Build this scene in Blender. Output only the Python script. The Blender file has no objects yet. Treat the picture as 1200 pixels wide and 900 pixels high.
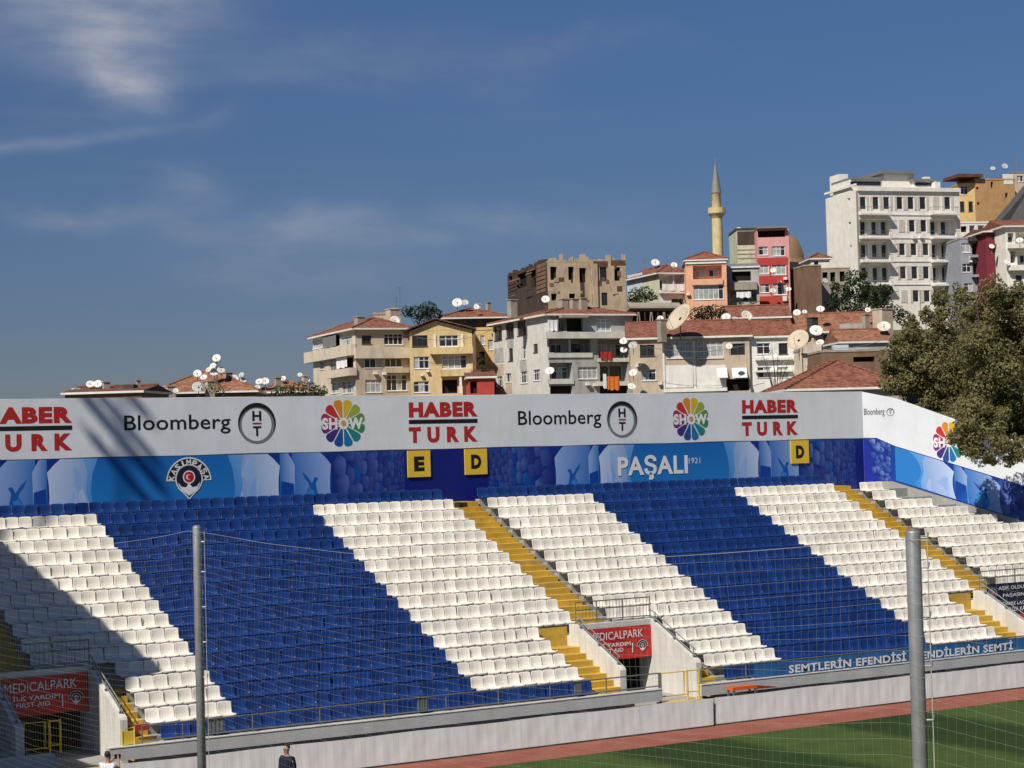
import bpy, bmesh, math, random
from mathutils import Vector, Matrix

# ------------------------------------------------------------------ camera, sky, sun, exposure
scn = bpy.context.scene
COL = scn.collection
R = math.radians
CAM_H = 9.55                       # eye height above the pitch
F_PX, YAW, PITCH, ROLL = 2305.0, R(32.02), R(1.88), R(-1.486)
FW = Vector((math.sin(YAW)*math.cos(PITCH), math.cos(YAW)*math.cos(PITCH), math.sin(PITCH)))
_rt = Vector((math.cos(YAW), -math.sin(YAW), 0.0))
_up = _rt.cross(FW)
RT = math.cos(ROLL)*_rt + math.sin(ROLL)*_up
UP = -math.sin(ROLL)*_rt + math.cos(ROLL)*_up
CAM = Vector((0, 0, CAM_H))
cd = bpy.data.cameras.new('camera')
cd.sensor_fit = 'HORIZONTAL'; cd.sensor_width = 36.0
cd.lens = 36.0*F_PX/1200.0
cd.clip_start = 0.5; cd.clip_end = 9000
cam = bpy.data.objects.new('camera', cd); COL.objects.link(cam)
m3 = Matrix((RT, UP, -FW)).transposed()
cam.matrix_world = Matrix.Translation(CAM) @ m3.to_4x4()
scn.camera = cam

SUN_AZ, SUN_EL = R(66), R(47)      # azimuth from -Y towards -X
SUN = Vector((-math.sin(SUN_AZ)*math.cos(SUN_EL), -math.cos(SUN_AZ)*math.cos(SUN_EL), math.sin(SUN_EL)))
sd = bpy.data.lights.new('sun', 'SUN'); sd.energy = 5.0; sd.angle = R(0.53); sd.color = (1.0, 0.925, 0.81)
so = bpy.data.objects.new('sun', sd); COL.objects.link(so)
so.rotation_euler = SUN.to_track_quat('Z', 'Y').to_euler()
so.location = SUN*80 + Vector((30, 50, 0))

world = bpy.data.worlds.new('World'); scn.world = world; world.use_nodes = True
wt = world.node_tree; wn, wl = wt.nodes, wt.links
for n in list(wn): wn.remove(n)
w_out = wn.new('ShaderNodeOutputWorld'); w_bg = wn.new('ShaderNodeBackground')
sky = wn.new('ShaderNodeTexSky'); sky.sky_type = 'NISHITA'; sky.sun_disc = False
sky.sun_elevation = SUN_EL; sky.sun_rotation = math.pi + SUN_AZ
sky.altitude = 20; sky.air_density = 0.7; sky.dust_density = 0.3; sky.ozone_density = 4.0
w_bg.inputs['Strength'].default_value = 0.05
wl.new(w_bg.outputs[0], w_out.inputs[0])

def WN(t, **kw):
    n = wn.new(t)
    for k, v in kw.items(): setattr(n, k, v)
    return n
def wmath(op, a, b=None, c=None, clamp=False):
    n = WN('ShaderNodeMath', operation=op); n.use_clamp = clamp
    for i, v in enumerate((a, b, c)):
        if v is None: continue
        if isinstance(v, (int, float)): n.inputs[i].default_value = v
        else: wl.new(v, n.inputs[i])
    return n.outputs[0]
# thin cirrus: noise drawn out along the wind, plus a few denser wisps
tc = WN('ShaderNodeTexCoord')
sep = WN('ShaderNodeSeparateXYZ'); wl.new(tc.outputs['Generated'], sep.inputs[0])
def cirrus(rot, scale, loc, detail, lo, hi):
    mp = WN('ShaderNodeMapping'); mp.inputs['Rotation'].default_value = rot; mp.inputs['Scale'].default_value = scale
    mp.inputs['Location'].default_value = loc
    wl.new(tc.outputs['Generated'], mp.inputs[0])
    nz = WN('ShaderNodeTexNoise'); nz.inputs['Scale'].default_value = 1.0; nz.inputs['Detail'].default_value = detail
    nz.inputs['Roughness'].default_value = 0.58; nz.inputs['Distortion'].default_value = 0.12
    wl.new(mp.outputs[0], nz.inputs['Vector'])
    mr = WN('ShaderNodeMapRange'); mr.interpolation_type = 'SMOOTHSTEP'
    mr.inputs['From Min'].default_value = lo; mr.inputs['From Max'].default_value = hi
    wl.new(nz.outputs['Fac'], mr.inputs['Value']); return mr.outputs[0]
streaks = cirrus((0, R(4), R(58)), (3.0, 3.0, 22.0), (1.3, 4.2, 0.4), 7, 0.50, 0.80)
fine = cirrus((R(25), R(-32), R(20)), (14, 34, 70), (0.2, 0.9, 2.1), 6, 0.30, 0.75)
def rdir(px, py):
    return (FW + (px-600)/F_PX*RT - (py-450)/F_PX*UP).normalized()
def wisp(px, py, ang, lx, ly, src=None):
    """soft elongated patch round one direction of the sky (lx, ly in radians)"""
    c = rdir(px, py); e1 = RT - c*RT.dot(c); e1.normalize(); e2 = c.cross(e1)*-1
    a = math.cos(ang)*e1 + math.sin(ang)*e2; b = -math.sin(ang)*e1 + math.cos(ang)*e2
    tot = None
    for v, l in ((a, lx), (b, ly)):
        d = WN('ShaderNodeVectorMath', operation='DOT_PRODUCT'); wl.new((src or warp).outputs[0], d.inputs[0]); d.inputs[1].default_value = v/l
        off = wmath('SUBTRACT', d.outputs['Value'], c.dot(v)/l)
        sq = wmath('MULTIPLY', off, off)
        tot = sq if tot is None else wmath('ADD', tot, sq)
    front = WN('ShaderNodeVectorMath', operation='DOT_PRODUCT'); wl.new(tc.outputs['Generated'], front.inputs[0]); front.inputs[1].default_value = c
    g = wmath('POWER', 2.718, wmath('MULTIPLY', tot, -1.0))
    return wmath('MULTIPLY', g, wmath('GREATER_THAN', front.outputs['Value'], 0.0))
wnz = WN('ShaderNodeTexNoise'); wnz.inputs['Scale'].default_value = 14; wnz.inputs['Detail'].default_value = 5
wl.new(tc.outputs['Generated'], wnz.inputs['Vector'])
wsub = WN('ShaderNodeVectorMath', operation='SUBTRACT'); wl.new(wnz.outputs['Color'], wsub.inputs[0]); wsub.inputs[1].default_value = (0.5, 0.5, 0.5)
wscl = WN('ShaderNodeVectorMath', operation='SCALE'); wl.new(wsub.outputs[0], wscl.inputs[0]); wscl.inputs['Scale'].default_value = 0.055
warp = WN('ShaderNodeVectorMath', operation='ADD'); wl.new(tc.outputs['Generated'], warp.inputs[0]); wl.new(wscl.outputs[0], warp.inputs[1])
ws2 = WN('ShaderNodeVectorMath', operation='SCALE'); wl.new(wsub.outputs[0], ws2.inputs[0]); ws2.inputs['Scale'].default_value = 0.010
warp2 = WN('ShaderNodeVectorMath', operation='ADD'); wl.new(tc.outputs['Generated'], warp2.inputs[0]); wl.new(ws2.outputs[0], warp2.inputs[1])
total = wmath('MULTIPLY', streaks, 0.10)
WISPS = [(105, -10, 0.05, .058, .030, .44), (125, 55, -.9, .032, .017, .32), (160, 92, -.35, .020, .011, .34), (235, 97, .05, .034, .0045, .09),
         (60, 166, .10, .055, .0032, .22), (270, 140, .5, .012, .006, .08), (232, 222, .05, .016, .006, .20), (90, 255, -.05, .040, .008, .17),
         (330, 268, -.08, .065, .010, .16), (560, 262, .06, .090, .009, .10), (430, 70, -.03, .090, .012, .09), (320, 318, -.02, .050, .010, .08),
         (700, 62, .06, .05, .006, .05), (480, 300, .02, .10, .02, .06)]
for px, py, an, lx, ly, amp in WISPS:
    g = wmath('MULTIPLY', wisp(px, py, an, lx, ly, warp2 if ly < .005 else None), amp)
    total = wmath('ADD', total, wmath('MULTIPLY', g, wmath('MULTIPLY_ADD', fine, 0.75, 0.45)))
up_mask = WN('ShaderNodeMapRange'); up_mask.inputs['From Min'].default_value = 0.0; up_mask.inputs['From Max'].default_value = 0.05
wl.new(sep.outputs['Z'], up_mask.inputs['Value'])
total = wmath('MULTIPLY', total, up_mask.outputs[0], clamp=True)
wmix = WN('ShaderNodeMix', data_type='RGBA'); wl.new(total, wmix.inputs['Factor'])
# colour grade by height: greyer in the lowest sky, a deeper blue above (the same all round)
grade = WN('ShaderNodeValToRGB'); gr = grade.color_ramp; gr.elements[0].position = 0.03; gr.elements[0].color = (0.70/1.3, 0.63/1.3, 0.68/1.3, 1)
gr.elements[1].position = 0.23; gr.elements[1].color = (0.86/1.3, 1.04/1.3, 1.25/1.3, 1)
e_ = gr.elements.new(0.12); e_.color = (0.76/1.3, 0.83/1.3, 0.94/1.3, 1)
wl.new(sep.outputs['Z'], grade.inputs[0])
gm = WN('ShaderNodeMix', data_type='RGBA', blend_type='MULTIPLY'); gm.inputs['Factor'].default_value = 1; wl.new(sky.outputs[0], gm.inputs[6]); wl.new(grade.outputs[0], gm.inputs[7])
g2 = WN('ShaderNodeVectorMath', operation='SCALE'); g2.inputs['Scale'].default_value = 1.3*0.955; wl.new(gm.outputs[2], g2.inputs[0])
wl.new(g2.outputs[0], wmix.inputs[6]); wmix.inputs[7].default_value = (9.0, 9.1, 9.8, 1)
wl.new(wmix.outputs[2], w_bg.inputs['Color'])

scn.view_settings.view_transform = 'Standard'; scn.view_settings.look = 'None'
scn.view_settings.exposure = 0.10; scn.view_settings.gamma = 1.0; scn.view_settings.use_curve_mapping = False
scn.render.engine = 'CYCLES'; scn.cycles.use_denoising = True
scn.cycles.max_bounces = 5; scn.cycles.diffuse_bounces = 3; scn.cycles.glossy_bounces = 2; scn.cycles.transparent_max_bounces = 6
scn.cycles.caustics_reflective = False; scn.cycles.caustics_refractive = False

# ------------------------------------------------------------------ helpers
rng = random.Random(7)
def ray(x, y): return FW + (x-600)/F_PX*RT - (y-450)/F_PX*UP
def atY(x, y, Y): r = ray(x, y); return CAM + r*(Y/r.y)
def atZ(x, y, z): r = ray(x, y); return CAM + r*((z-CAM_H)/r.z)
def at(x, y, d): return CAM + ray(x, y)*d
def srgb(r, g, b):
    f = lambda c: (c/255/12.92) if c <= 10 else ((c/255+0.055)/1.055)**2.4
    return (f(r), f(g), f(b))
MATS = {}
def mat(name, col, rough=0.75, spec=0.3, var=0.12, scale=2.0, bump=0.0, bscale=20.0, island=0.0, metal=0.0, stain=None, stain_amt=0.0, streak=None, sheen=0):
    """procedural surface: base colour, broad and fine noise, optional stains and vertical streaks"""
    if name in MATS: return MATS[name]
    m = bpy.data.materials.new(name); m.use_nodes = True; MATS[name] = m
    nt = m.node_tree; N, L = nt.nodes, nt.links
    b = N['Principled BSDF']
    b.inputs['Roughness'].default_value = rough; b.inputs['Specular IOR Level'].default_value = spec; b.inputs['Metallic'].default_value = metal
    tc = N.new('ShaderNodeTexCoord'); geo = N.new('ShaderNodeNewGeometry')
    nz = N.new('ShaderNodeTexNoise'); nz.inputs['Scale'].default_value = scale; nz.inputs['Detail'].default_value = 6; nz.inputs['Roughness'].default_value = 0.62
    L.new(geo.outputs['Position'], nz.inputs['Vector'])
    mr = N.new('ShaderNodeMapRange'); mr.inputs['From Min'].default_value = 0.3; mr.inputs['From Max'].default_value = 0.7
    mr.inputs['To Min'].default_value = 1-var; mr.inputs['To Max'].default_value = 1+var
    L.new(nz.outputs['Fac'], mr.inputs['Value'])
    val = mr.outputs[0]
    if island:
        oi = N.new('ShaderNodeObjectInfo')
        ad = N.new('ShaderNodeMath'); ad.operation = 'ADD'; L.new(oi.outputs['Random'], ad.inputs[0]); L.new(geo.outputs['Random Per Island'], ad.inputs[1])
        fr = N.new('ShaderNodeMath'); fr.operation = 'FRACT'; L.new(ad.outputs[0], fr.inputs[0])
        m2 = N.new('ShaderNodeMapRange'); m2.inputs['To Min'].default_value = 1-island; m2.inputs['To Max'].default_value = 1+island*0.6
        L.new(fr.outputs[0], m2.inputs['Value'])
        mu = N.new('ShaderNodeMath'); mu.operation = 'MULTIPLY'; L.new(val, mu.inputs[0]); L.new(m2.outputs[0], mu.inputs[1]); val = mu.outputs[0]
    mul = N.new('ShaderNodeMix'); mul.data_type = 'RGBA'; mul.blend_type = 'MULTIPLY'; mul.inputs['Factor'].default_value = 1
    mul.inputs[6].default_value = (*col, 1); L.new(val, mul.inputs[7])
    out = mul.outputs[2]
    if stain is not None:
        mp = N.new('ShaderNodeMapping'); mp.inputs['Scale'].default_value = streak or (1, 1, 1); L.new(geo.outputs['Position'], mp.inputs[0])
        n2 = N.new('ShaderNodeTexNoise'); n2.inputs['Scale'].default_value = 0.9; n2.inputs['Detail'].default_value = 7; n2.inputs['Roughness'].default_value = 0.65
        L.new(mp.outputs[0], n2.inputs['Vector'])
        cr = N.new('ShaderNodeMapRange'); cr.inputs['From Min'].default_value = 0.47; cr.inputs['From Max'].default_value = 0.72; cr.inputs['To Max'].default_value = stain_amt
        L.new(n2.outputs['Fac'], cr.inputs['Value'])
        mx = N.new('ShaderNodeMix'); mx.data_type = 'RGBA'; L.new(cr.outputs[0], mx.inputs['Factor']); L.new(out, mx.inputs[6]); mx.inputs[7].default_value = (*stain, 1)
        out = mx.outputs[2]
    L.new(out, b.inputs['Base Color'])
    if bump:
        n3 = N.new('ShaderNodeTexNoise'); n3.inputs['Scale'].default_value = bscale; n3.inputs['Detail'].default_value = 4
        L.new(geo.outputs['Position'], n3.inputs['Vector'])
        bp = N.new('ShaderNodeBump'); bp.inputs['Strength'].default_value = bump; bp.inputs['Distance'].default_value = 0.05
        L.new(n3.outputs['Fac'], bp.inputs['Height']); L.new(bp.outputs[0], b.inputs['Normal'])
    return m
def vcol_mat(name, rough=0.5):
    if name in MATS: return MATS[name]
    m = bpy.data.materials.new(name); m.use_nodes = True; MATS[name] = m
    N, L = m.node_tree.nodes, m.node_tree.links; b = N['Principled BSDF']
    b.inputs['Roughness'].default_value = rough; b.inputs['Specular IOR Level'].default_value = 0.25
    a = N.new('ShaderNodeVertexColor'); a.layer_name = 'print'; L.new(a.outputs[0], b.inputs['Base Color'])
    return m

ORG = {}                                 # world origin of each Empty / part
class MB:
    """collects boxes, tubes and polygons for ONE mesh object"""
    def __init__(s): s.v = []; s.f = []; s.mi = []; s.vc = None
    def add(s, vs, fs, mi=0):
        o = len(s.v); s.v.extend([tuple(p) for p in vs]); s.f.extend([tuple(i+o for i in f) for f in fs]); s.mi.extend([mi]*len(fs))
    def hexa(s, p, mi=0):                # 8 points: bottom ring 0-3, top ring 4-7
        s.add(p, [(3,2,1,0), (4,5,6,7), (0,1,5,4), (1,2,6,5), (2,3,7,6), (3,0,4,7)], mi)
    def box(s, x0, x1, y0, y1, z0, z1, mi=0):
        s.hexa([(x0,y0,z0),(x1,y0,z0),(x1,y1,z0),(x0,y1,z0),(x0,y0,z1),(x1,y0,z1),(x1,y1,z1),(x0,y1,z1)], mi)
    def fbox(s, F, u0, u1, n0, n1, z0, z1, mi=0):
        P = F.P
        s.hexa([P(u0,z0,n0),P(u1,z0,n0),P(u1,z0,n1),P(u0,z0,n1),P(u0,z1,n0),P(u1,z1,n0),P(u1,z1,n1),P(u0,z1,n1)], mi)
    def tube(s, pts, rads, n=8, mi=0, cap=True):
        pts = [Vector(p) for p in pts]
        if isinstance(rads, (int, float)): rads = [rads]*len(pts)
        o = len(s.v); ref = None
        for i, p in enumerate(pts):
            t = (pts[min(i+1, len(pts)-1)] - pts[max(i-1, 0)]).normalized()
            if ref is None: ref = Vector((0,0,1)) if abs(t.z) < 0.9 else Vector((1,0,0))
            a = t.cross(ref).normalized(); b = t.cross(a)
            for k in range(n):
                an = 2*math.pi*k/n; s.v.append(tuple(p + rads[i]*(math.cos(an)*a + math.sin(an)*b)))
        for i in range(len(pts)-1):
            for k in range(n):
                s.f.append((o+i*n+k, o+i*n+(k+1)%n, o+(i+1)*n+(k+1)%n, o+(i+1)*n+k)); s.mi.append(mi)
        if cap:
            s.f.append(tuple(o+k for k in range(n))[::-1]); s.f.append(tuple(o+(len(pts)-1)*n+k for k in range(n))); s.mi += [mi, mi]
    def lathe(s, c, prof, n=16, mi=0):
        o = len(s.v)
        for r, z in prof:
            for k in range(n):
                an = 2*math.pi*k/n; s.v.append((c[0]+r*math.cos(an), c[1]+r*math.sin(an), c[2]+z))
        for i in range(len(prof)-1):
            for k in range(n):
                s.f.append((o+i*n+k, o+i*n+(k+1)%n, o+(i+1)*n+(k+1)%n, o+(i+1)*n+k)); s.mi.append(mi)
    def poly(s, pts, mi=0): s.add(pts, [tuple(range(len(pts)))], mi)
    def prism(s, F, poly, n0, n1, mi=0):  # polygon in (u,z), extruded along the normal
        k = len(poly)
        s.add([F.P(u,z,n1) for u,z in poly] + [F.P(u,z,n0) for u,z in poly],
              [tuple(range(k)), tuple(range(2*k-1, k-1, -1))] + [(i, i+k, (i+1)%k+k, (i+1)%k) for i in range(k)], mi)
    def build(s, name, mats, parent=None, origin=None, smooth=False, fix=True):
        me = bpy.data.meshes.new(name)
        org = Vector(origin) if origin is not None else (ORG[parent.name] if parent else Vector((0,0,0)))
        me.from_pydata([(x-org.x, y-org.y, z-org.z) for x, y, z in s.v], [], s.f)
        ms = mats if isinstance(mats, (list, tuple)) else [mats]
        for m in ms: me.materials.append(m)
        if len(ms) > 1: me.polygons.foreach_set('material_index', s.mi)
        if fix:
            bm = bmesh.new(); bm.from_mesh(me); bmesh.ops.recalc_face_normals(bm, faces=bm.faces); bm.to_mesh(me); bm.free()
        if smooth: me.polygons.foreach_set('use_smooth', [True]*len(me.polygons))
        if s.vc:
            ca = me.color_attributes.new('print', 'FLOAT_COLOR', 'POINT')
            for i, c in enumerate(s.vc): ca.data[i].color = (*c, 1)
        me.update()
        o = bpy.data.objects.new(name, me); COL.objects.link(o)
        if parent: o.parent = parent
        else: o.location = org
        ORG[o.name] = org
        return o
def tag(o, label=None, cat=None, group=None, kind=None):
    if label: o['label'] = label
    if cat: o['category'] = cat
    if group: o['group'] = group
    if kind: o['kind'] = kind
    return o
def thing(name, label, cat, loc, group=None):
    o = bpy.data.objects.new(name, None); COL.objects.link(o); o.location = loc; o.empty_display_size = 0.5
    ORG[o.name] = Vector(loc); return tag(o, label, cat, group)
class Frame:
    """a vertical plane: u runs along it, n points out of it towards the viewer"""
    def __init__(s, p, du, n=None):
        s.p = Vector((p[0], p[1], 0)); s.du = Vector((du[0], du[1], 0)).normalized()
        nn = Vector((s.du.y, -s.du.x, 0)) if n is None else Vector(n)
        if n is None and nn.dot(s.p - Vector((CAM.x, CAM.y, 0))) > 0: nn = -nn
        s.n = nn
    def P(s, u, z, n=0.0): q = s.p + s.du*u + s.n*n; return Vector((q.x, q.y, z))
    def uv(s, px, py):
        r = ray(px, py); t = s.n.dot(s.p - Vector((CAM.x, CAM.y, 0)))/s.n.dot(r); q = CAM + r*t
        return (q - s.p).dot(s.du), q.z
    def rect(s, x0, x1, y0, y1):
        xm, ym = (x0+x1)/2, (y0+y1)/2
        a, b = s.uv(x0, ym)[0], s.uv(x1, ym)[0]; return min(a,b), max(a,b), s.uv(xm, y1)[1], s.uv(xm, y0)[1]

# flat print: words and shapes that lie 4 mm in front of a plane
def text_polys(body, bold=0.0, space=None):
    cu = bpy.data.curves.new('t', 'FONT'); cu.body = body; cu.size = 1; cu.offset = bold; cu.resolution_u = 3; cu.fill_mode = 'BOTH'; cu.space_character = space or (1 + 2.2*bold)
    o = bpy.data.objects.new('t', cu); COL.objects.link(o)
    dg = bpy.context.evaluated_depsgraph_get(); me = bpy.data.meshes.new_from_object(o.evaluated_get(dg))
    vs = [v.co.copy() for v in me.vertices]; fs = [tuple(p.vertices) for p in me.polygons]
    bpy.data.objects.remove(o); bpy.data.curves.remove(cu); bpy.data.meshes.remove(me)
    return vs, fs
def words(parent, F, body, u0, u1, z0, z1, m, bold=0.0, n=0.006, name='lettering', tilt=0.0, flip=False):
    vs, fs = text_polys(body, bold)
    if not vs: return None
    xa, xb = min(v.x for v in vs), max(v.x for v in vs); ya, yb = min(v.y for v in vs), max(v.y for v in vs)
    b = MB(); pts = []
    for v in vs:
        t = (v.x-xa)/(xb-xa)
        if flip: t = 1-t
        pts.append(F.P(u0+(u1-u0)*t, z0+(z1-z0)*(v.y-ya)/(yb-ya)+tilt*(t-0.5), n))
    b.add(pts, fs); return b.build(name, m, parent, fix=False)
def words_px(parent, F, body, x0, x1, y0, y1, m, bold=0.0, **k):
    u0, u1, z0, z1 = F.rect(x0, x1, y0, y1); return words(parent, F, body, u0, u1, z0, z1, m, bold, **k)
def ring_pts(F, u, z, ru, rz, n, a0=0, a1=2*math.pi, k=32):
    return [F.P(u+ru*math.cos(a0+(a1-a0)*i/k), z+rz*math.sin(a0+(a1-a0)*i/k), n) for i in range(k+1)]
def annulus(parent, F, u, z, ro, ri, m, n=0.006, name='ring', du=0, dz=0, sx=1.0):
    a = ring_pts(F, u, z, ro*sx, ro, n); c = ring_pts(F, u+du, z+dz, ri*sx, ri, n)
    b = MB(); k = len(a); b.add(a+c, [(i, i+1, k+i+1, k+i) for i in range(k-1)]); return b.build(name, m, parent, fix=False)
def disc(parent, F, u, z, r, m, n=0.006, name='disc', sx=1.0):
    b = MB(); b.poly(ring_pts(F, u, z, r*sx, r, n)[:-1]); return b.build(name, m, parent, fix=False)
def rectp(parent, F, u0, u1, z0, z1, m, n=0.006, name='bar'):
    b = MB(); b.poly([F.P(u0,z0,n), F.P(u1,z0,n), F.P(u1,z1,n), F.P(u0,z1,n)]); return b.build(name, m, parent, fix=False)

# ------------------------------------------------------------------ materials
M_conc = mat('concrete', (0.33, 0.33, 0.32), 0.9, 0.2, 0.16, 1.2, 0.25, 18, stain=(0.16, 0.155, 0.145), stain_amt=0.55, streak=(1, 1, 0.35))
M_wallw = mat('painted_concrete', (0.62, 0.61, 0.575), 0.85, 0.2, 0.07, 1.6, 0.15, 14, stain=(0.33, 0.31, 0.27), stain_amt=0.5, streak=(2.2, 2.2, 0.4))
M_beam = mat('grey_paint', (0.50, 0.505, 0.50), 0.7, 0.3, 0.10, 1.0, 0.08, 12, stain=(0.38, 0.37, 0.36), stain_amt=0.5, streak=(2.5, 2.5, 0.3))
M_yel = mat('yellow_floor_paint', (0.56, 0.36, 0.045), 0.7, 0.3, 0.16, 2.4, 0.1, 25, island=0.14, stain=(0.25, 0.19, 0.09), stain_amt=0.75)
M_yelm = mat('yellow_metal', (0.70, 0.48, 0.05), 0.45, 0.4, 0.06)
M_seatw = mat('white_seat_plastic', (0.75, 0.715, 0.65), 0.42, 0.4, 0.06, 3, island=0.13, stain=(0.50, 0.46, 0.38), stain_amt=0.45)
M_seatb = mat('blue_seat_plastic', (0.0075, 0.034, 0.160), 0.40, 0.4, 0.10, 3, island=0.22)
M_rail = mat('rail_steel', (0.17, 0.175, 0.17), 0.45, 0.5, 0.15, 6, metal=0.35)
M_galv = mat('galvanised_steel', (0.30, 0.315, 0.32), 0.5, 0.5, 0.16, 3.5, metal=0.45, stain=(0.18, 0.17, 0.15), stain_amt=0.4, streak=(6, 6, 0.6))
M_banw = mat('white_banner_vinyl', (0.69, 0.725, 0.78), 0.5, 0.35, 0.06, 0.8, 0.25, 1.3, stain=(0.56, 0.59, 0.63), stain_amt=0.5, streak=(1.6, 1.6, 0.25))
M_board = mat('white_board_fabric', (0.76, 0.815, 0.81), 0.8, 0.2, 0.05, 1.2, 0.0, stain=(0.62, 0.66, 0.65), stain_amt=0.45, streak=(3.0, 3.0, 0.25))
M_black = mat('black_print', (0.012, 0.012, 0.014), 0.5, 0.3, 0.05)
M_red = mat('red_print', (0.42, 0.022, 0.022), 0.5, 0.3, 0.06)
M_white = mat('white_print', (0.74, 0.74, 0.76), 0.5, 0.3, 0.03)
M_navy = mat('navy_print', (0.012, 0.014, 0.035), 0.5, 0.3, 0.05)
M_grey = mat('grey_print', (0.18, 0.18, 0.19), 0.5, 0.3, 0.05)
M_signy = mat('yellow_sign', (0.74, 0.50, 0.045), 0.5, 0.3, 0.04)
M_print = vcol_mat('printed_artwork')
M_redban = mat('red_banner_cloth', (0.50, 0.030, 0.026), 0.6, 0.25, 0.08, 2, 0.2, 4)
M_navban = mat('navy_banner_cloth', (0.016, 0.018, 0.045), 0.6, 0.25, 0.08, 2)
M_dark = mat('tunnel_shade_black', (0.012, 0.012, 0.012), 0.9, 0.1, 0.1)
M_track = mat('running_track', (0.25, 0.085, 0.060), 0.9, 0.15, 0.10, 0.8, 0.2, 60, stain=(0.33, 0.15, 0.11), stain_amt=0.6)

def grass_mat():
    m = bpy.data.materials.new('pitch_grass'); m.use_nodes = True; N, L = m.node_tree.nodes, m.node_tree.links; b = N['Principled BSDF']
    b.inputs['Roughness'].default_value = 0.9; b.inputs['Specular IOR Level'].default_value = 0.15
    geo = N.new('ShaderNodeNewGeometry'); sp = N.new('ShaderNodeSeparateXYZ'); L.new(geo.outputs['Position'], sp.inputs[0])
    # mowing bands run along the goal line
    mo = N.new('ShaderNodeMath'); mo.operation = 'MULTIPLY'; L.new(sp.outputs['X'], mo.inputs[0]); mo.inputs[1].default_value = 2*math.pi/9.0
    ad = N.new('ShaderNodeMath'); ad.operation = 'ADD'; L.new(mo.outputs[0], ad.inputs[0]); ad.inputs[1].default_value = 3.9
    sn = N.new('ShaderNodeMath'); sn.operation = 'SINE'; L.new(ad.outputs[0], sn.inputs[0])
    st = N.new('ShaderNodeMapRange'); st.inputs['From Min'].default_value = -0.25; st.inputs['From Max'].default_value = 0.25; L.new(sn.outputs[0], st.inputs['Value'])
    nz = N.new('ShaderNodeTexNoise'); nz.inputs['Scale'].default_value = 0.9; nz.inputs['Detail'].default_value = 12; nz.inputs['Roughness'].default_value = 0.82; L.new(geo.outputs['Position'], nz.inputs['Vector'])
    c1 = N.new('ShaderNodeMix'); c1.data_type = 'RGBA'; c1.inputs[6].default_value = (0.019, 0.042, 0.009, 1); c1.inputs[7].default_value = (0.048, 0.086, 0.019, 1); L.new(st.outputs[0], c1.inputs['Factor'])
    mr = N.new('ShaderNodeMapRange'); mr.inputs['From Min'].default_value = 0.3; mr.inputs['From Max'].default_value = 0.7; mr.inputs['To Min'].default_value = 0.62; mr.inputs['To Max'].default_value = 1.38; L.new(nz.outputs['Fac'], mr.inputs['Value'])
    mu = N.new('ShaderNodeMix'); mu.data_type = 'RGBA'; mu.blend_type = 'MULTIPLY'; mu.inputs['Factor'].default_value = 1; L.new(c1.outputs[2], mu.inputs[6]); L.new(mr.outputs[0], mu.inputs[7])
    L.new(mu.outputs[2], b.inputs['Base Color'])
    n2 = N.new('ShaderNodeTexNoise'); n2.inputs['Scale'].default_value = 40; L.new(geo.outputs['Position'], n2.inputs['Vector'])
    bp = N.new('ShaderNodeBump'); bp.inputs['Strength'].default_value = 0.6; bp.inputs['Distance'].default_value = 0.03; L.new(n2.outputs['Fac'], bp.inputs['Height']); L.new(bp.outputs[0], b.inputs['Normal'])
    return m
def leaf_mat(name, c0, c1, c2=None):
    m = bpy.data.materials.new(name); m.use_nodes = True; N, L = m.node_tree.nodes, m.node_tree.links; b = N['Principled BSDF']
    b.inputs['Roughness'].default_value = 0.6; b.inputs['Specular IOR Level'].default_value = 0.25
    geo = N.new('ShaderNodeNewGeometry'); nz = N.new('ShaderNodeTexNoise'); nz.inputs['Scale'].default_value = 0.55; nz.inputs['Detail'].default_value = 3; L.new(geo.outputs['Position'], nz.inputs['Vector'])
    ad = N.new('ShaderNodeMath'); ad.operation = 'MULTIPLY_ADD'; L.new(geo.outputs['Random Per Island'], ad.inputs[0]); ad.inputs[1].default_value = 0.55
    sc = N.new('ShaderNodeMath'); sc.operation = 'MULTIPLY_ADD'; L.new(nz.outputs['Fac'], sc.inputs[0]); sc.inputs[1].default_value = 1.3; sc.inputs[2].default_value = -0.42; L.new(sc.outputs[0], ad.inputs[2])
    cr = N.new('ShaderNodeValToRGB'); cr.color_ramp.elements[0].color = (*c0, 1); cr.color_ramp.elements[1].color = (*c1, 1)
    if c2: e = cr.color_ramp.elements.new(0.85); e.color = (*c2, 1)
    L.new(ad.outputs[0], cr.inputs[0]); L.new(cr.outputs[0], b.inputs['Base Color'])
    tr = N.new('ShaderNodeBsdfTranslucent'); L.new(cr.outputs[0], tr.inputs[0])
    mx = N.new('ShaderNodeMixShader'); mx.inputs[0].default_value = 0.38; L.new(b.outputs[0], mx.inputs[1]); L.new(tr.outputs[0], mx.inputs[2])
    L.new(mx.outputs[0], N['Material Output'].inputs['Surface']); return m
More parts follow.
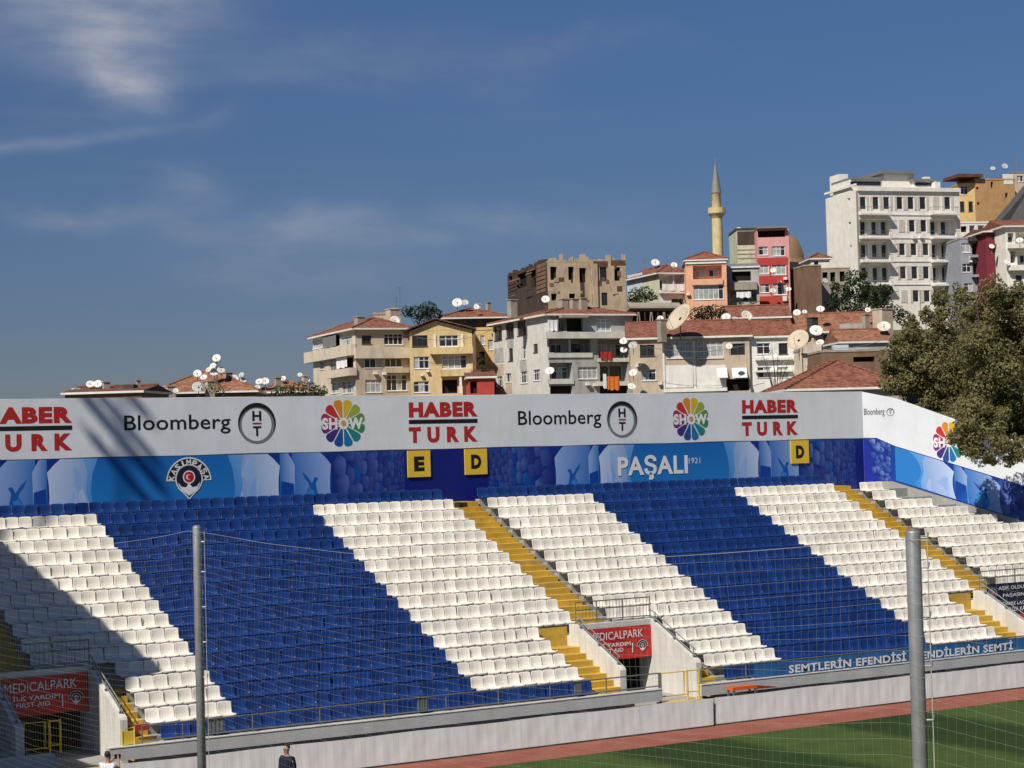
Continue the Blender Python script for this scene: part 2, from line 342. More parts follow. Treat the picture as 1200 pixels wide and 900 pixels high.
def roof_mat(name, col, col2):
    m = bpy.data.materials.new(name); m.use_nodes = True; N, L = m.node_tree.nodes, m.node_tree.links; b = N['Principled BSDF']
    b.inputs['Roughness'].default_value = 0.85; b.inputs['Specular IOR Level'].default_value = 0.2
    geo = N.new('ShaderNodeNewGeometry'); sp = N.new('ShaderNodeSeparateXYZ'); L.new(geo.outputs['Position'], sp.inputs[0])
    n1 = N.new('ShaderNodeTexNoise'); n1.inputs['Scale'].default_value = 0.9; n1.inputs['Detail'].default_value = 8; n1.inputs['Roughness'].default_value = 0.75; L.new(geo.outputs['Position'], n1.inputs['Vector'])
    n2 = N.new('ShaderNodeTexWhiteNoise'); sn = N.new('ShaderNodeVectorMath'); sn.operation = 'SNAP'; L.new(geo.outputs['Position'], sn.inputs[0]); sn.inputs[1].default_value = (0.3, 0.3, 0.12); L.new(sn.outputs[0], n2.inputs['Vector'])
    ad = N.new('ShaderNodeMath'); ad.operation = 'MULTIPLY_ADD'; L.new(n2.outputs['Value'], ad.inputs[0]); ad.inputs[1].default_value = 0.35; L.new(n1.outputs['Fac'], ad.inputs[2])
    mr = N.new('ShaderNodeMapRange'); mr.inputs['From Min'].default_value = 0.48; mr.inputs['From Max'].default_value = 0.86; L.new(ad.outputs[0], mr.inputs['Value'])
    mx = N.new('ShaderNodeMix'); mx.data_type = 'RGBA'; mx.inputs[6].default_value = (*col, 1); mx.inputs[7].default_value = (*col2, 1); L.new(mr.outputs[0], mx.inputs['Factor'])
    L.new(mx.outputs[2], b.inputs['Base Color'])
    w = N.new('ShaderNodeMath'); w.operation = 'MULTIPLY'; L.new(sp.outputs['Z'], w.inputs[0]); w.inputs[1].default_value = 2*math.pi/0.14
    s = N.new('ShaderNodeMath'); s.operation = 'SINE'; L.new(w.outputs[0], s.inputs[0])
    bp = N.new('ShaderNodeBump'); bp.inputs['Strength'].default_value = 0.6; bp.inputs['Distance'].default_value = 0.04; L.new(s.outputs[0], bp.inputs['Height']); L.new(bp.outputs[0], b.inputs['Normal'])
    return m
M_grass = grass_mat()
M_tile = roof_mat('roof_tile', (0.13, 0.047, 0.032), (0.27, 0.115, 0.078))
M_tile2 = roof_mat('roof_tile_orange', (0.17, 0.070, 0.042), (0.33, 0.165, 0.105))
M_tiled = roof_mat('roof_tile_dark', (0.10, 0.045, 0.033), (0.19, 0.085, 0.055))
PL = dict(var=0.11, scale=1.1, bump=0.15, bscale=5, stain_amt=0.8, streak=(1.1, 1.1, 0.38))
def plaster(n, c, st=0.6): return mat('plaster_'+n, c, 0.9, 0.15, stain=tuple(x*st for x in c), **PL)
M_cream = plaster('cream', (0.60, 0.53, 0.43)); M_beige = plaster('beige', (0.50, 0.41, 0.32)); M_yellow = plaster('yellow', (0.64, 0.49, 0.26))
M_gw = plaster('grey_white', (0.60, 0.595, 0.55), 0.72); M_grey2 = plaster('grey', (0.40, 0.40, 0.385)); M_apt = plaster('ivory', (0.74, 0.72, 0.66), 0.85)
M_salmon = plaster('salmon', (0.72, 0.40, 0.26), 0.8); M_pink = plaster('pink', (0.66, 0.33, 0.33), 0.8); M_redp = plaster('red', (0.42, 0.062, 0.05), 0.8)
M_pgreen = plaster('pale_green', (0.52, 0.54, 0.40)); M_ochre = plaster('ochre', (0.45, 0.27, 0.125), 0.8); M_ochl = plaster('light_ochre', (0.60, 0.42, 0.19), 0.8)
M_blueg = plaster('blue_grey', (0.29, 0.31, 0.36), 0.8); M_wine = plaster('wine', (0.18, 0.032, 0.045), 0.8); M_ruin = plaster('ruin', (0.46, 0.36, 0.25), 0.5)
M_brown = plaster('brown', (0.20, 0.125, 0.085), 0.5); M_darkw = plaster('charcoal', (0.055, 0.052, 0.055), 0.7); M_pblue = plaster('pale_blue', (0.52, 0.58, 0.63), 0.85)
M_min = plaster('minaret', (0.60, 0.50, 0.28), 0.75); M_stone = plaster('stone', (0.34, 0.30, 0.25), 0.6); M_wtrim = plaster('white_trim', (0.72, 0.71, 0.68), 0.8)
M_burn = plaster('burnt_timber', (0.075, 0.055, 0.045), 0.5)
M_lead = mat('lead_sheet', (0.20, 0.20, 0.19), 0.6, 0.4, 0.1, 1.5)
M_frame = mat('white_frame', (0.72, 0.72, 0.71), 0.5, 0.3, 0.04); M_fdark = mat('dark_frame', (0.06, 0.05, 0.045), 0.6, 0.3, 0.08)
M_glass = mat('window_glass', (0.022, 0.026, 0.030), 0.08, 0.5, 0.5, 0.35)
M_curt = mat('curtained_glass', (0.34, 0.36, 0.36), 0.25, 0.5, 0.35, 1.8)
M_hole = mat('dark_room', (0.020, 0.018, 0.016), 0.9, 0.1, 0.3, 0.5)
M_dish = mat('dish_paint', (0.66, 0.66, 0.63), 0.5, 0.3, 0.10, 1.2, stain=(0.38, 0.33, 0.26), stain_amt=0.5)
M_dishb = mat('old_dish_paint', (0.50, 0.43, 0.33), 0.6, 0.3, 0.08, 0.8, stain=(0.42, 0.34, 0.24), stain_amt=0.5)
M_pipe = mat('pipe_metal', (0.18, 0.18, 0.18), 0.6, 0.3, 0.1); M_bark = mat('bark', (0.075, 0.055, 0.04), 0.9, 0.1, 0.3, 6, 0.5, 14)
M_leafb = leaf_mat('plane_tree_leaf', (0.080, 0.094, 0.030), (0.205, 0.212, 0.076), (0.27, 0.235, 0.11))
M_leafg = leaf_mat('green_leaf', (0.022, 0.042, 0.012), (0.070, 0.105, 0.030)); M_leafd = leaf_mat('dark_leaf', (0.012, 0.026, 0.009), (0.040, 0.068, 0.020))
M_clothw = mat('white_cloth', (0.72, 0.72, 0.74), 0.8, 0.1, 0.06); M_clotho = mat('orange_cloth', (0.62, 0.17, 0.04), 0.8, 0.1, 0.08)
M_net = mat('net_cord', (0.36, 0.36, 0.30), 0.8, 0.2, 0.1); M_orange = mat('orange_plastic', (0.62, 0.12, 0.02), 0.5, 0.3, 0.06); M_redc = mat('red_tarpaulin', (0.34, 0.03, 0.025), 0.6, 0.3, 0.1)

# ------------------------------------------------------------------ ground, pitch, track, hillside
def hill(x, y):
    d = x*FW.x + y*FW.y; r = x*RT.x + y*RT.y           # distance ahead and to the side
    lat = max(0.0, min(1.0, (r/max(d, 1) + 0.10)/0.12)); lat = lat*lat*(3-2*lat)
    def ramp(a, b): t = max(0.0, min(1.0, (d-a)/(b-a))); return t*t*(3-2*t)
    lo = 5.0*ramp(105, 190)
    hi = 8.5*ramp(105, 185) + 15.5*ramp(205, 262) + 9*ramp(280, 420)
    v = lo*(1-lat) + hi*lat
    return v*(1-ramp(520, 900))
b = MB(); b.poly([(-4000,-4000,-0.02),(4000,-4000,-0.02),(4000,4000,-0.02),(-4000,4000,-0.02)])
M_earth = mat('dry_ground', (0.17, 0.145, 0.10), 0.95, 0.1, 0.25, 0.05, stain=(0.08, 0.09, 0.04), stain_amt=0.7)
tag(b.build('ground', M_earth), kind='structure')
b = MB(); NX, NY = 60, 60
for j in range(NY+1):
    for i in range(NX+1):
        d = 96 + 824*(j/NY)**1.6; r = d*(-0.42 + 0.95*i/NX)
        x = FW.x*d + RT.x*r; y = FW.y*d + RT.y*r
        b.v.append((x, y, 0.004 + hill(x, y) - (0.05 if j in (0, NY) else 0)))
for j in range(NY):
    for i in range(NX): b.f.append((j*(NX+1)+i, j*(NX+1)+i+1, (j+1)*(NX+1)+i+1, (j+1)*(NX+1)+i)); b.mi.append(0)
M_hill = mat('hillside_scrub', (0.115, 0.105, 0.055), 0.95, 0.1, 0.3, 0.12, stain=(0.05, 0.065, 0.02), stain_amt=0.8)
tag(b.build('hillside', M_hill, smooth=True), kind='structure')
b = MB(); b.poly([(9.5,-14,0.010),(110,-14,0.010),(110,50.9,0.010),(9.5,50.9,0.010)])
tag(b.build('pitch', M_grass), kind='structure')
b = MB(); b.poly([(-30,50.9,0.014),(110,50.9,0.014),(110,54.0,0.014),(-30,54.0,0.014)])
tag(b.build('running_track', M_track), kind='structure')

# ------------------------------------------------------------------ the stand
Y0, D_ROW, H_ROW = 66.823, 0.8076, 0.3928
Z = lambda rel: rel + CAM_H
YR = lambda r: Y0 - (r-1)*D_ROW
TOP = lambda r: Z(-1.92 - (r-1)*H_ROW)
FLOOR = lambda r: TOP(r) - 0.74
AISLE = [17.70, 38.94, 58.58]; SEAT_R = [19.20, 40.50, 60.08]; LOW_R = [21.60, 42.40, 62.10]; RWALL = [20.60, 41.58, 61.22]
LOW_L = [a-1.88 for a in AISLE]; LWALL = [17.50, AISLE[1]-0.59, AISLE[2]-0.59]
EANG = R(48); EDU = (math.cos(EANG), -math.sin(EANG)); EN = (-math.sin(EANG), -math.cos(EANG))
def x_end(y): return 61.84 + (68.44-y)*math.cos(EANG)/math.sin(EANG) + 0.10
X_LEFT = 13.0
stand = thing('stadium_stand', 'open concrete stand of seat rows cut by yellow stairs and tunnels, facing the pitch', 'stand', (40, 54.1, 0))
for r in range(0, 17):
    yf, yb = YR(r)-0.62, YR(r)+D_ROW-0.62
    if r == 0: yb = 68.46
    cuts = [(AISLE[i], AISLE[i]+1.5) for i in range(3)] if r <= 11 else [(LOW_L[i], LOW_R[i]) for i in range(3)]
    x = X_LEFT
    for a, c in cuts + [(x_end(yf), None)]:
        bb = MB(); bb.box(x, min(a, x_end(yf)), yf, yb, FLOOR(r)-0.75, FLOOR(r)); bb.build('terrace_step', M_conc, stand)
        x = c if c else x
        if c is None: break
        if x >= x_end(yf): break
    for i in range(3):                                      # painted steps, two to a row
        spans = [(AISLE[i], AISLE[i]+1.5)] if r <= 11 else [(LOW_L[i], LWALL[i]), (RWALL[i]+0.22, LOW_R[i])]
        for xa, xb in spans:
            for k in range(2):
                bb = MB(); ya = yf + k*D_ROW/2
                bb.box(xa, xb, max(ya, 54.14), yb if k else ya + D_ROW/2, FLOOR(r)-(0.6 if r < 16 else 0.2), FLOOR(r) + (0 if r == 12 else k*H_ROW/2) + 0.003)
                bb.build('stair_step', M_conc if (i == 0 and r > 11 and xa < 17) else M_yel, stand)
        if r == 12:                                         # tall yellow riser where the flight shifts sideways
            bb = MB(); bb.box(LOW_L[i], LWALL[i], YR(11)-0.66, YR(11)-0.622, FLOOR(12)-0.3, FLOOR(11)+0.27); bb.build('landing_riser', M_yel if i else M_conc, stand)
# tunnels
TB = 57.60; TF = 54.90; TFLOOR = Z(-8.80)
for i in range(3):
    xl0, xl1, xr0, xr1 = LWALL[i], LWALL[i]+0.25, RWALL[i], RWALL[i]+0.22
    for xa, xb in ((xl0, xl1), (xr0, xr1)):
        F = Frame((xa, 0), (0, 1), (-1, 0, 0)); bb = MB()
        bb.prism(F, [(TF, TFLOOR-0.7), (61.5, TFLOOR-0.7), (61.5, Z(-6.62)), (57.95, Z(-6.62)), (57.95, Z(-6.22)), (57.62, Z(-6.22)), (TF+0.05, Z(-7.52)), (TF, Z(-7.60))], -(xb-xa), 0)
        bb.build('tunnel_parapet', M_wallw, stand)
    bb = MB(); bb.box(xl1, xr0, 57.55, 57.80, Z(-6.62), Z(-6.235)); bb.build('lintel', M_wallw, stand)
    bb = MB(); bb.box(xl1, xr0, 57.80, 61.5, Z(-6.80), Z(-6.60)); bb.build('tunnel_ceiling', M_conc, stand)
    bb = MB(); bb.box(xl1, xr0, TF-0.7, 61.5, TFLOOR-0.3, TFLOOR); bb.build('tunnel_floor', M_conc, stand)
    bb = MB(); bb.box(xl1, xr0, 58.3, 58.36, TFLOOR, Z(-6.80)); bb.build('tunnel_shade_sheet', M_dark, stand)  # near-black sheet stands in for the shade inside the tunnel
# front beam and base wall
GATES = [(18.3, 19.9), (39.40, 41.05), (58.9, 60.6)]
x = X_LEFT
for a, c in GATES + [(72.0, 72.0)]:
    bb = MB(); bb.box(x, a, 53.95, 54.22, Z(-8.62), Z(-8.25)); bb.build('front_beam', M_beam, stand)
    bb = MB(); bb.box(x, a, 53.935, 54.235, Z(-8.25), Z(-8.225)); bb.build('coping', M_wallw, stand)
    x = c
for a, c in GATES:
    bb = MB(); bb.box(a, c, 53.93, 54.30, Z(-8.78), Z(-8.70)); bb.build('gate_sill', M_yelm, stand)
bb = MB(); bb.box(X_LEFT, 72, 54.12, 54.30, 0, Z(-8.79)); bb.build('base_wall', M_conc, stand)
x = X_LEFT
for i, (a, c) in enumerate(list(zip(LWALL, [w+0.22 for w in RWALL])) + [(72, 72)]):
    bb = MB(); bb.box(x, a, 54.10, 54.25, Z(-8.79), FLOOR(16)); bb.build('floor_edge', M_conc, stand); x = c
# back wall and splayed end wall
bb = MB(); bb.box(X_LEFT, 61.84, 68.45, 68.75, 0, Z(2.20)); bb.build('back_wall', M_conc, stand)
FE = Frame((61.84, 68.44), EDU, (EN[0], EN[1], 0))
end_top = [(0, 2.195), (1.54, 1.84), (3.47, 1.08), (13, -2.68)]
bb = MB(); bb.prism(FE, [(-0.02, 0)] + [(s, Z(z)) for s, z in end_top] + [(13, 0)], -0.30, 0.0); bb.build('end_wall', M_conc, stand)

# railings
def railing(label, posts, y, z0, z1, rails, r=0.022, bars=None, group=None):
    rt = thing('railing', label, 'railing', (posts[0], y, z0), group)
    for x in posts:
        bb = MB(); bb.tube([(x, y, z0), (x, y, z1)], r, 8); bb.build('post', M_rail, rt)
    for zr in rails:
        bb = MB(); bb.tube([(posts[0], y, zr), (posts[-1], y, zr)], r*1.05, 8); bb.build('rail', M_rail, rt)
    if bars:
        k = int((posts[-1]-posts[0])/bars)
        for i in range(1, k):
            x = posts[0] + (posts[-1]-posts[0])*i/k
            bb = MB(); bb.tube([(x, y, rails[0]), (x, y, rails[-1])], 0.008, 5); bb.build('baluster', M_rail, rt)
    return rt
zb = Z(-8.225)
rl = railing('grey front railing from the shaded tunnel to the yellow gate, before the blue seats', [20.95, 22.2, 24.42, 26.64, 28.87, 31.07, 33.01, 34.98, 37.21, 39.36], 54.09, zb, Z(-7.71), [Z(-8.14), Z(-7.71)])
railing('grey front railing above the long blue lettered cloth', [41.15, 43.12, 45.3, 47.5, 49.7, 51.9, 54.1, 56.3, 58.8], 54.09, zb, Z(-7.71), [Z(-8.14), Z(-7.71)])
for xa, xb, rr in ((23.02, 23.52, rl), (30.05, 30.42, rl), (35.95, 36.25, rl)):
    bb = MB(); bb.box(xa, xb, 54.10, 54.13, Z(-8.10), Z(-7.74))
    for k in range(4): bb.box(xa+(xb-xa)*(k+0.3)/4, xa+(xb-xa)*(k+0.5)/4, 54.085, 54.10, Z(-8.09), Z(-7.75))
    bb.build('slatted_panel', mat('grey_green_panel', (0.14, 0.16, 0.14), 0.6, 0.3, 0.1), rr)
TL = ['over the shaded tunnel with the dim red banner', 'over the tunnel with the sunlit red banner', 'over the tunnel with the navy banner']
for i in range(3):
    x0, x1 = LWALL[i]+0.12, RWALL[i]+0.10
    railing('balustrade of thin bars '+TL[i], [x0, x0+0.9, (x0+x1)/2+0.4, x1], 57.70, Z(-6.22), Z(-5.46), [Z(-6.12), Z(-5.74), Z(-5.46)], 0.020, 0.14)
    for side, xx in (('near', LWALL[i]+0.12), ('far', RWALL[i]+0.11)):
        rt = thing('handrail', f'sloping double handrail on the {"left" if side=="near" else "right"} parapet of the tunnel, {TL[i].split("the ",1)[1].split("with ")[1] if i else "in shade"}', 'handrail', (xx, TF, Z(-7.5)))
        for dz in (0.10, 0.30):
            bb = MB(); bb.tube([(xx, 57.66, Z(-6.22)+dz), (xx, 57.4, Z(-6.32)+dz), (xx, TF+0.15, Z(-7.47)+dz)], 0.02, 7); bb.build('rail', M_galv, rt)
        for t in (0.04, 0.5, 0.97):
            y = 57.5 + (TF+0.2-57.5)*t; z = Z(-6.27) + (Z(-7.45)-Z(-6.27))*t
            bb = MB(); bb.tube([(xx, y, z-0.05), (xx, y, z+0.34)], 0.022, 6); bb.box(xx-0.05, xx+0.05, y-0.06, y+0.06, z-0.04, z+0.03); bb.build('bracket', M_rail, rt)
# yellow gates
def gate(x0, x1, label, y=54.06):
    g = thing('gate', label, 'gate', (x0, y, Z(-8.7))); za, zc = Z(-8.50), Z(-7.72)
    xm = x0 + (x1-x0)*0.68
    for xa, xb in ((x0, xm-0.13), (xm-0.10, xm)):
        bb = MB(); bb.tube([(xa,y,za),(xb,y,za),(xb,y,zc),(xa,y,zc),(xa,y,za)], 0.026, 6); bb.build('leaf_frame', M_yelm, g)
    for xx in (xm+0.03, x1):
        bb = MB(); bb.tube([(xx,y,Z(-8.68)),(xx,y,zc+0.04)], 0.03, 6); bb.build('gate_post', M_yelm, g)
    for zz in (za+0.06, zc):
        bb = MB(); bb.tube([(xm+0.03,y,zz),(x1,y,zz)], 0.022, 6); bb.build('gate_bar', M_yelm, g)
    bb = MB(); bb.tube([(x0-0.05,y,Z(-8.70)),(x0-0.05,y,zc+0.03)], 0.032, 6); bb.build('hinge_post', M_rail, g)
gate(39.45, 41.02, 'yellow tube gate closing the tunnel with the sunlit red banner')
gate(18.45, 19.55, 'yellow tube gate in the dark tunnel near the shaded seats', 57.1)
b = MB(); b.tube([(20.35,54.1,Z(-8.3)),(20.35,54.1,Z(-7.78)),(20.72,54.1,Z(-7.72)),(20.72,54.1,Z(-8.3)),(20.35,54.1,Z(-8.3))], 0.03, 6); b.box(20.37,20.70,54.09,54.11,Z(-8.2),Z(-7.82))
tag(b.build('barrier_panel', M_yelm, origin=(20.5,54.1,Z(-8.3))), 'small yellow barrier at the foot of the sunlit white parapet', 'barrier')

# ------------------------------------------------------------------ seats
def seat_mesh(name, m):
    prof = [(-0.412, 0.326), (-0.43, 0.352), (-0.40, 0.372), (-0.22, 0.360), (-0.08, 0.365), (-0.02, 0.41), (0.008, 0.55), (0.026, 0.70), (0.045, 0.742)]
    xs = [-0.229, -0.208, -0.12, 0.0, 0.12, 0.208, 0.229]; v = []; nx = len(xs); npr = len(prof)
    for layer in (0, 1):
        for i, (y, z) in enumerate(prof):
            for j, x in enumerate(xs):
                e = (abs(x)/0.229)**4; t = i/(npr-1)
                yy, zz = y, z
                if 2 <= i <= 4: zz += 0.03*e
                if i >= 5: yy -= 0.036*e*(1-0.3*t)
                if i == npr-1: zz -= 0.026*e
                if i == npr-2: zz -= 0.012*e
                if i <= 1: yy += 0.03*e
                xx = x*(1.0 if i < 5 else 0.99 - 0.02*(i-5)/4)
                if layer: yy += 0.028 if i >= 4 else 0.010; zz -= 0.030 if i < 5 else 0.004
                v.append((xx, yy, zz))
    f = []; o = npr*nx
    for i in range(npr-1):
        for j in range(nx-1):
            a = i*nx+j; f.append((a, a+1, a+nx+1, a+nx)); f.append((o+a, o+a+nx, o+a+nx+1, o+a+1))
    for i in range(npr-1):
        a = i*nx; f.append((a, a+nx, o+a+nx, o+a)); a += nx-1; f.append((a, o+a, o+a+nx, a+nx))
    for j in range(nx-1):
        f.append((j, o+j, o+j+1, j+1)); a = (npr-1)*nx+j; f.append((a, a+1, o+a+1, o+a))
    me = bpy.data.meshes.new(name); me.from_pydata(v, [], f); me.materials.append(m)
    bm = bmesh.new(); bm.from_mesh(me); bmesh.ops.recalc_face_normals(bm, faces=bm.faces); bm.to_mesh(me); bm.free()
    me.polygons.foreach_set('use_smooth', [True]*len(me.polygons))
    return me, v, [tuple(p.vertices) for p in me.polygons]
ORD = ['zeroth','first','second','third','fourth','fifth','sixth','seventh','eighth','ninth','tenth','eleventh','twelfth','thirteenth','fourteenth','fifteenth','sixteenth','seventeenth','eighteenth',
       'nineteenth','twentieth']
def plinth(r, x0, x1):
    bb = MB(); bb.box(x0+.03, x1-.03, YR(r)-0.14, YR(r)+D_ROW-0.63, FLOOR(r)-.05, FLOOR(r)+0.285); bb.build('seat_plinth', M_conc, stand)
seats = []     # (x, row, colour, number in its block, block phrase)
def block(r, x0, x1, n, colour, phrase, from_right=False):
    plinth(r, x0, x1)
    for k in range(n):
        x = x0 + (x1-x0)*(k+0.5)/n; seats.append((x, r, colour, (n-k if from_right else k+1), phrase))
for r in range(0, 17):
    if r == 0:
        block(r, 13.2, 17.6, 9, 'b', None); block(r, 19.2, 38.9, 42, 'b', None); block(r, 40.5, 58.5, 38, 'b', None); continue
    if r <= 11:
        block(r, 13.2, 17.6, 9, 'w', None)
        block(r, 19.20, 24.365, 11, 'w', 'from the blue block, by the shaded tunnel', True)
        block(r, 24.365, 32.83, 18, 'b', 'from the shaded white block')
        block(r, 32.83, 38.94, 13, 'w', 'from the blue block, before the middle stairs')
        block(r, 40.50, 45.57, 11, 'w', 'from the middle stairs, on their far side')
        block(r, 45.57, 52.94, 16, 'b', None); block(r, 52.94, 58.56, 12, 'w', None)
        n = {1: 3, 2: 3, 3: 6, 4: 9, 5: 11}.get(r, 11 + 2*(r-5)); block(r, 60.08, 60.08+0.47*n, n, 'w', None)
    elif r <= 15:
        block(r, 21.60, 24.365, 6, 'w', 'from the blue block, by the shaded tunnel', True)
        block(r, 24.365, 32.83, 18, 'b', 'from the shaded white block')
        block(r, 32.83, 37.06, 9, 'w', 'from the blue block, before the middle stairs')
        block(r, 42.40, 45.57, 7, 'w', None)
        block(r, 45.57, 52.94, 16, 'b', None); block(r, 52.94, 56.65, 8, 'w', None); block(r, 62.2, 68, 12, 'w', None)
    else:
        block(r, 21.75, 37.03, 33, 'b', None); block(r, 42.6, 56.6, 30, 'b', None); block(r, 62.3, 68, 12, 'b', None)
def in_view(x, r):
    p = Vector((x, YR(r), TOP(r))) - CAM; d = p.dot(FW); return d, 600+F_PX*p.dot(RT)/d
for colour, m, word in (('w', M_seatw, 'white'), ('b', M_seatb, 'blue')):
    me, sv, sf = seat_mesh(word+'_seat', m)
    mine = [s for s in seats if s[2] == colour]
    cand = sorted([s for s in mine if s[4] and 4 < in_view(s[0], s[1])[1] < 1196], key=lambda s: in_view(s[0], s[1])[0])[:300]
    ids = {(round(s[0], 3), s[1]) for s in cand}
    for x, r, c, k, phrase in cand:
        o = bpy.data.objects.new(word+'_stadium_chair', me); COL.objects.link(o); o.location = (x, YR(r), FLOOR(r))
        o.rotation_euler = (rng.gauss(0, 0.022), rng.gauss(0, 0.008), rng.gauss(0, 0.03))
        rowp = f'{ORD[17-r]} row up'
        tag(o, f'{word} plastic seat, {ORD[k]} {phrase}, {rowp}', 'seat', f'{word} stadium seats')
    big = MB()
    for x, r, c, k, phrase in mine:
        if (round(x, 3), r) in ids: continue
        a = rng.gauss(0, 0.03); ca, sa = math.cos(a), math.sin(a); y0, z0 = YR(r), FLOOR(r); tp = rng.gauss(0, 0.006)
        big.add([(x+vx*ca-vy*sa, y0+vx*sa+vy*ca-tp*vz*3, z0+vz) for vx, vy, vz in sv], sf)
    tag(big.build(word+'_chair_rows', m, origin=(45, 60, 1), smooth=True, fix=False), f'remaining rows of {word} plastic seats farther along the stand', 'seats', kind='stuff')

# ------------------------------------------------------------------ banners on the back wall
FB = Frame((0, 68.40), (1, 0), (0, -1, 0))
def panel(name, label, cat, x0, x1, z0, z1, m, thick=0.035, wav=0.0):
    t = thing(name, label, cat, ((x0+x1)/2, 68.42, z0)); bb = MB()
    nseg = max(1, int((x1-x0)/0.8)); o = 0
    for i in range(nseg+1):
        x = x0+(x1-x0)*i/nseg
        for zz in (z0, z1): bb.v.append((x, 68.44-thick-wav*0.5*(1+math.sin(i*1.7+2*math.sin(i*0.61))), zz + (0.012*math.sin(i*0.9) if zz == z0 else 0.010*math.sin(i*0.53))))
        for zz in (z0, z1): bb.v.append((x, 68.447, zz))
    for i in range(nseg):
        a = i*4; c = a+4
        bb.f += [(a, c, c+1, a+1), (a+1, c+1, c+3, a+3), (a, a+2, c+2, c)]; bb.mi += [0]*3
    bb.f += [(0, 1, 3, 2), (nseg*4, nseg*4+2, nseg*4+3, nseg*4+1)]; bb.mi += [0, 0]
    bb.build('sheet', m, t); return t
wb = panel('white_banner', 'long white advertising banner along the top of the back wall', 'banner', X_LEFT, 61.83, Z(0.075), Z(2.215), M_banw, 0.020)
FBW = Frame((0, 68.42), (1, 0), (0, -1, 0))
def haber(parent, F, x0, x1, y0, y1, dark=M_black, red=M_red):
    h = y1-y0
    words_px(parent, F, 'HABER', x0, x1, y0, y0+h*0.37, red, 0.06)
    u0, u1, za, zc = F.rect(x0, x1, y0+h*0.43, y0+h*0.53); rectp(parent, F, u0, u1, za, zc, dark)
    words_px(parent, F, 'T U R K', x0, x1, y0+h*0.61, y1, red, 0.06)
haber(wb, FBW, -23, 84.5, 477, 529); haber(wb, FBW, 479, 559.5, 471, 518.5); haber(wb, FBW, 869.5, 935, 468.5, 510.5)
def bloom(parent, F, x0, x1, y0, y1, cx, cy, rr):
    words_px(parent, F, 'Bloomberg', x0, x1, y0, y1, M_black, 0.008)
    u, z = F.uv(cx, cy); r = abs(F.uv(cx+rr, cy)[0]-u)
    annulus(parent, F, u, z, r, r*0.80, M_grey, 0.005, du=-r*0.02, dz=-r*0.06)
    a = ring_pts(F, u, z, r, r, 0.008, R(-25), R(205), 24); c = ring_pts(F, u, z-r*0.10, r*0.93, r*0.88, 0.008, R(-12), R(192), 24)
    bb = MB(); k = len(a); bb.add(a+c, [(i, i+1, k+i+1, k+i) for i in range(k-1)]); bb.build('ring_arc', M_black, parent, fix=False)  # black upper arc of the printed ring
    words(parent, F, 'H', u-r*.24, u+r*.24, z+r*.12, z+r*.60, M_black, 0.03); rectp(parent, F, u-r*.24, u+r*.24, z-r*.05, z+r*.03, M_red)
    words(parent, F, 'T', u-r*.22, u+r*.22, z-r*.62, z-r*.14, M_black, 0.03)
bloom(wb, FBW, 145.5, 270, 486, 509, 301, 496, 22); bloom(wb, FBW, 607, 704.5, 481, 502.5, 729, 491.5, 17.5)
SHOWC = [(0.60,0.24,0.02),(0.62,0.42,0.02),(0.30,0.36,0.04),(0.10,0.26,0.05),(0.04,0.22,0.07),(0.01,0.20,0.22),(0.01,0.15,0.36),(0.015,0.07,0.28),(0.05,0.025,0.20),(0.17,0.02,0.16),(0.34,0.02,0.10),(0.50,0.03,0.03),(0.55,0.10,0.02)]
def show(parent, F, cx, cy, rx, ry):
    u, z = F.uv(cx, cy); ru = abs(F.uv(cx+rx, cy)[0]-u); rz = abs(F.uv(cx, cy-ry)[1]-z); n = 12
    for k in range(n):
        a = math.pi/2 + math.pi/n - (k+1)*2*math.pi/n + math.pi/n*1.0
        a = math.pi/2 + math.pi/n - 2*math.pi*k/n - 0.0
        w = math.pi/n*0.90; pts = [(0.12*math.cos(a), 0.12*math.sin(a))]
        for q in range(9):
            t = -1 + 2*q/8; rr = 0.86 + 0.14*math.sqrt(max(0, 1-t*t)); pts.append((rr*math.cos(a-w*t), rr*math.sin(a-w*t)))
        bb = MB(); bb.poly([F.P(u+ru*px, z+rz*pz, 0.005) for px, pz in pts])
        bb.build('petal', mat(f'show_petal_{k}', SHOWC[k], 0.5, 0.3, 0.04), parent, fix=False)
    words(parent, F, 'SHOW', u-ru*.94, u+ru*.90, z-rz*.26, z+rz*.24, M_white, 0.05, n=0.010)
    disc(parent, F, u+ru*0.02, z, ru*0.10, mat('orange_dot', (0.6, 0.3, 0.05)), 0.013)
show(wb, FBW, 402, 496, 26, 28); show(wb, FBW, 809.5, 491, 21, 25.5)

bbn = panel('blue_banner', 'long blue printed banner below the white one on the back wall', 'banner', X_LEFT, 61.80, Z(-2.35), Z(0.045), mat('navy_blue_vinyl', srgb(15, 28, 115), 0.5, 0.3, 0.06, 0.7, 0.08, 1.5), 0.012)
FBB = Frame((0, 68.428), (1, 0), (0, -1, 0))
ZB0, ZB1 = Z(-2.3), Z(0.04)
def clip(poly, x0, x1, z0, z1):
    def cut(ps, f, inter):
        out = []
        for i in range(len(ps)):
            p, q = ps[i], ps[(i+1) % len(ps)]
            if f(p): out.append(p)
            if f(p) != f(q): out.append(inter(p, q))
        return out
    def mk(ax, val): 
        def g(p, q): t = (val-p[ax])/(q[ax]-p[ax]); return tuple(p[k]+(q[k]-p[k])*t for k in range(5))
        return g
    for ax, val, sg in ((0, x0, 1), (0, x1, -1), (1, z0, 1), (1, z1, -1)):
        if len(poly) < 3: return []
        poly = cut(poly, lambda p: (p[ax]-val)*sg >= 0, mk(ax, val))
    return poly
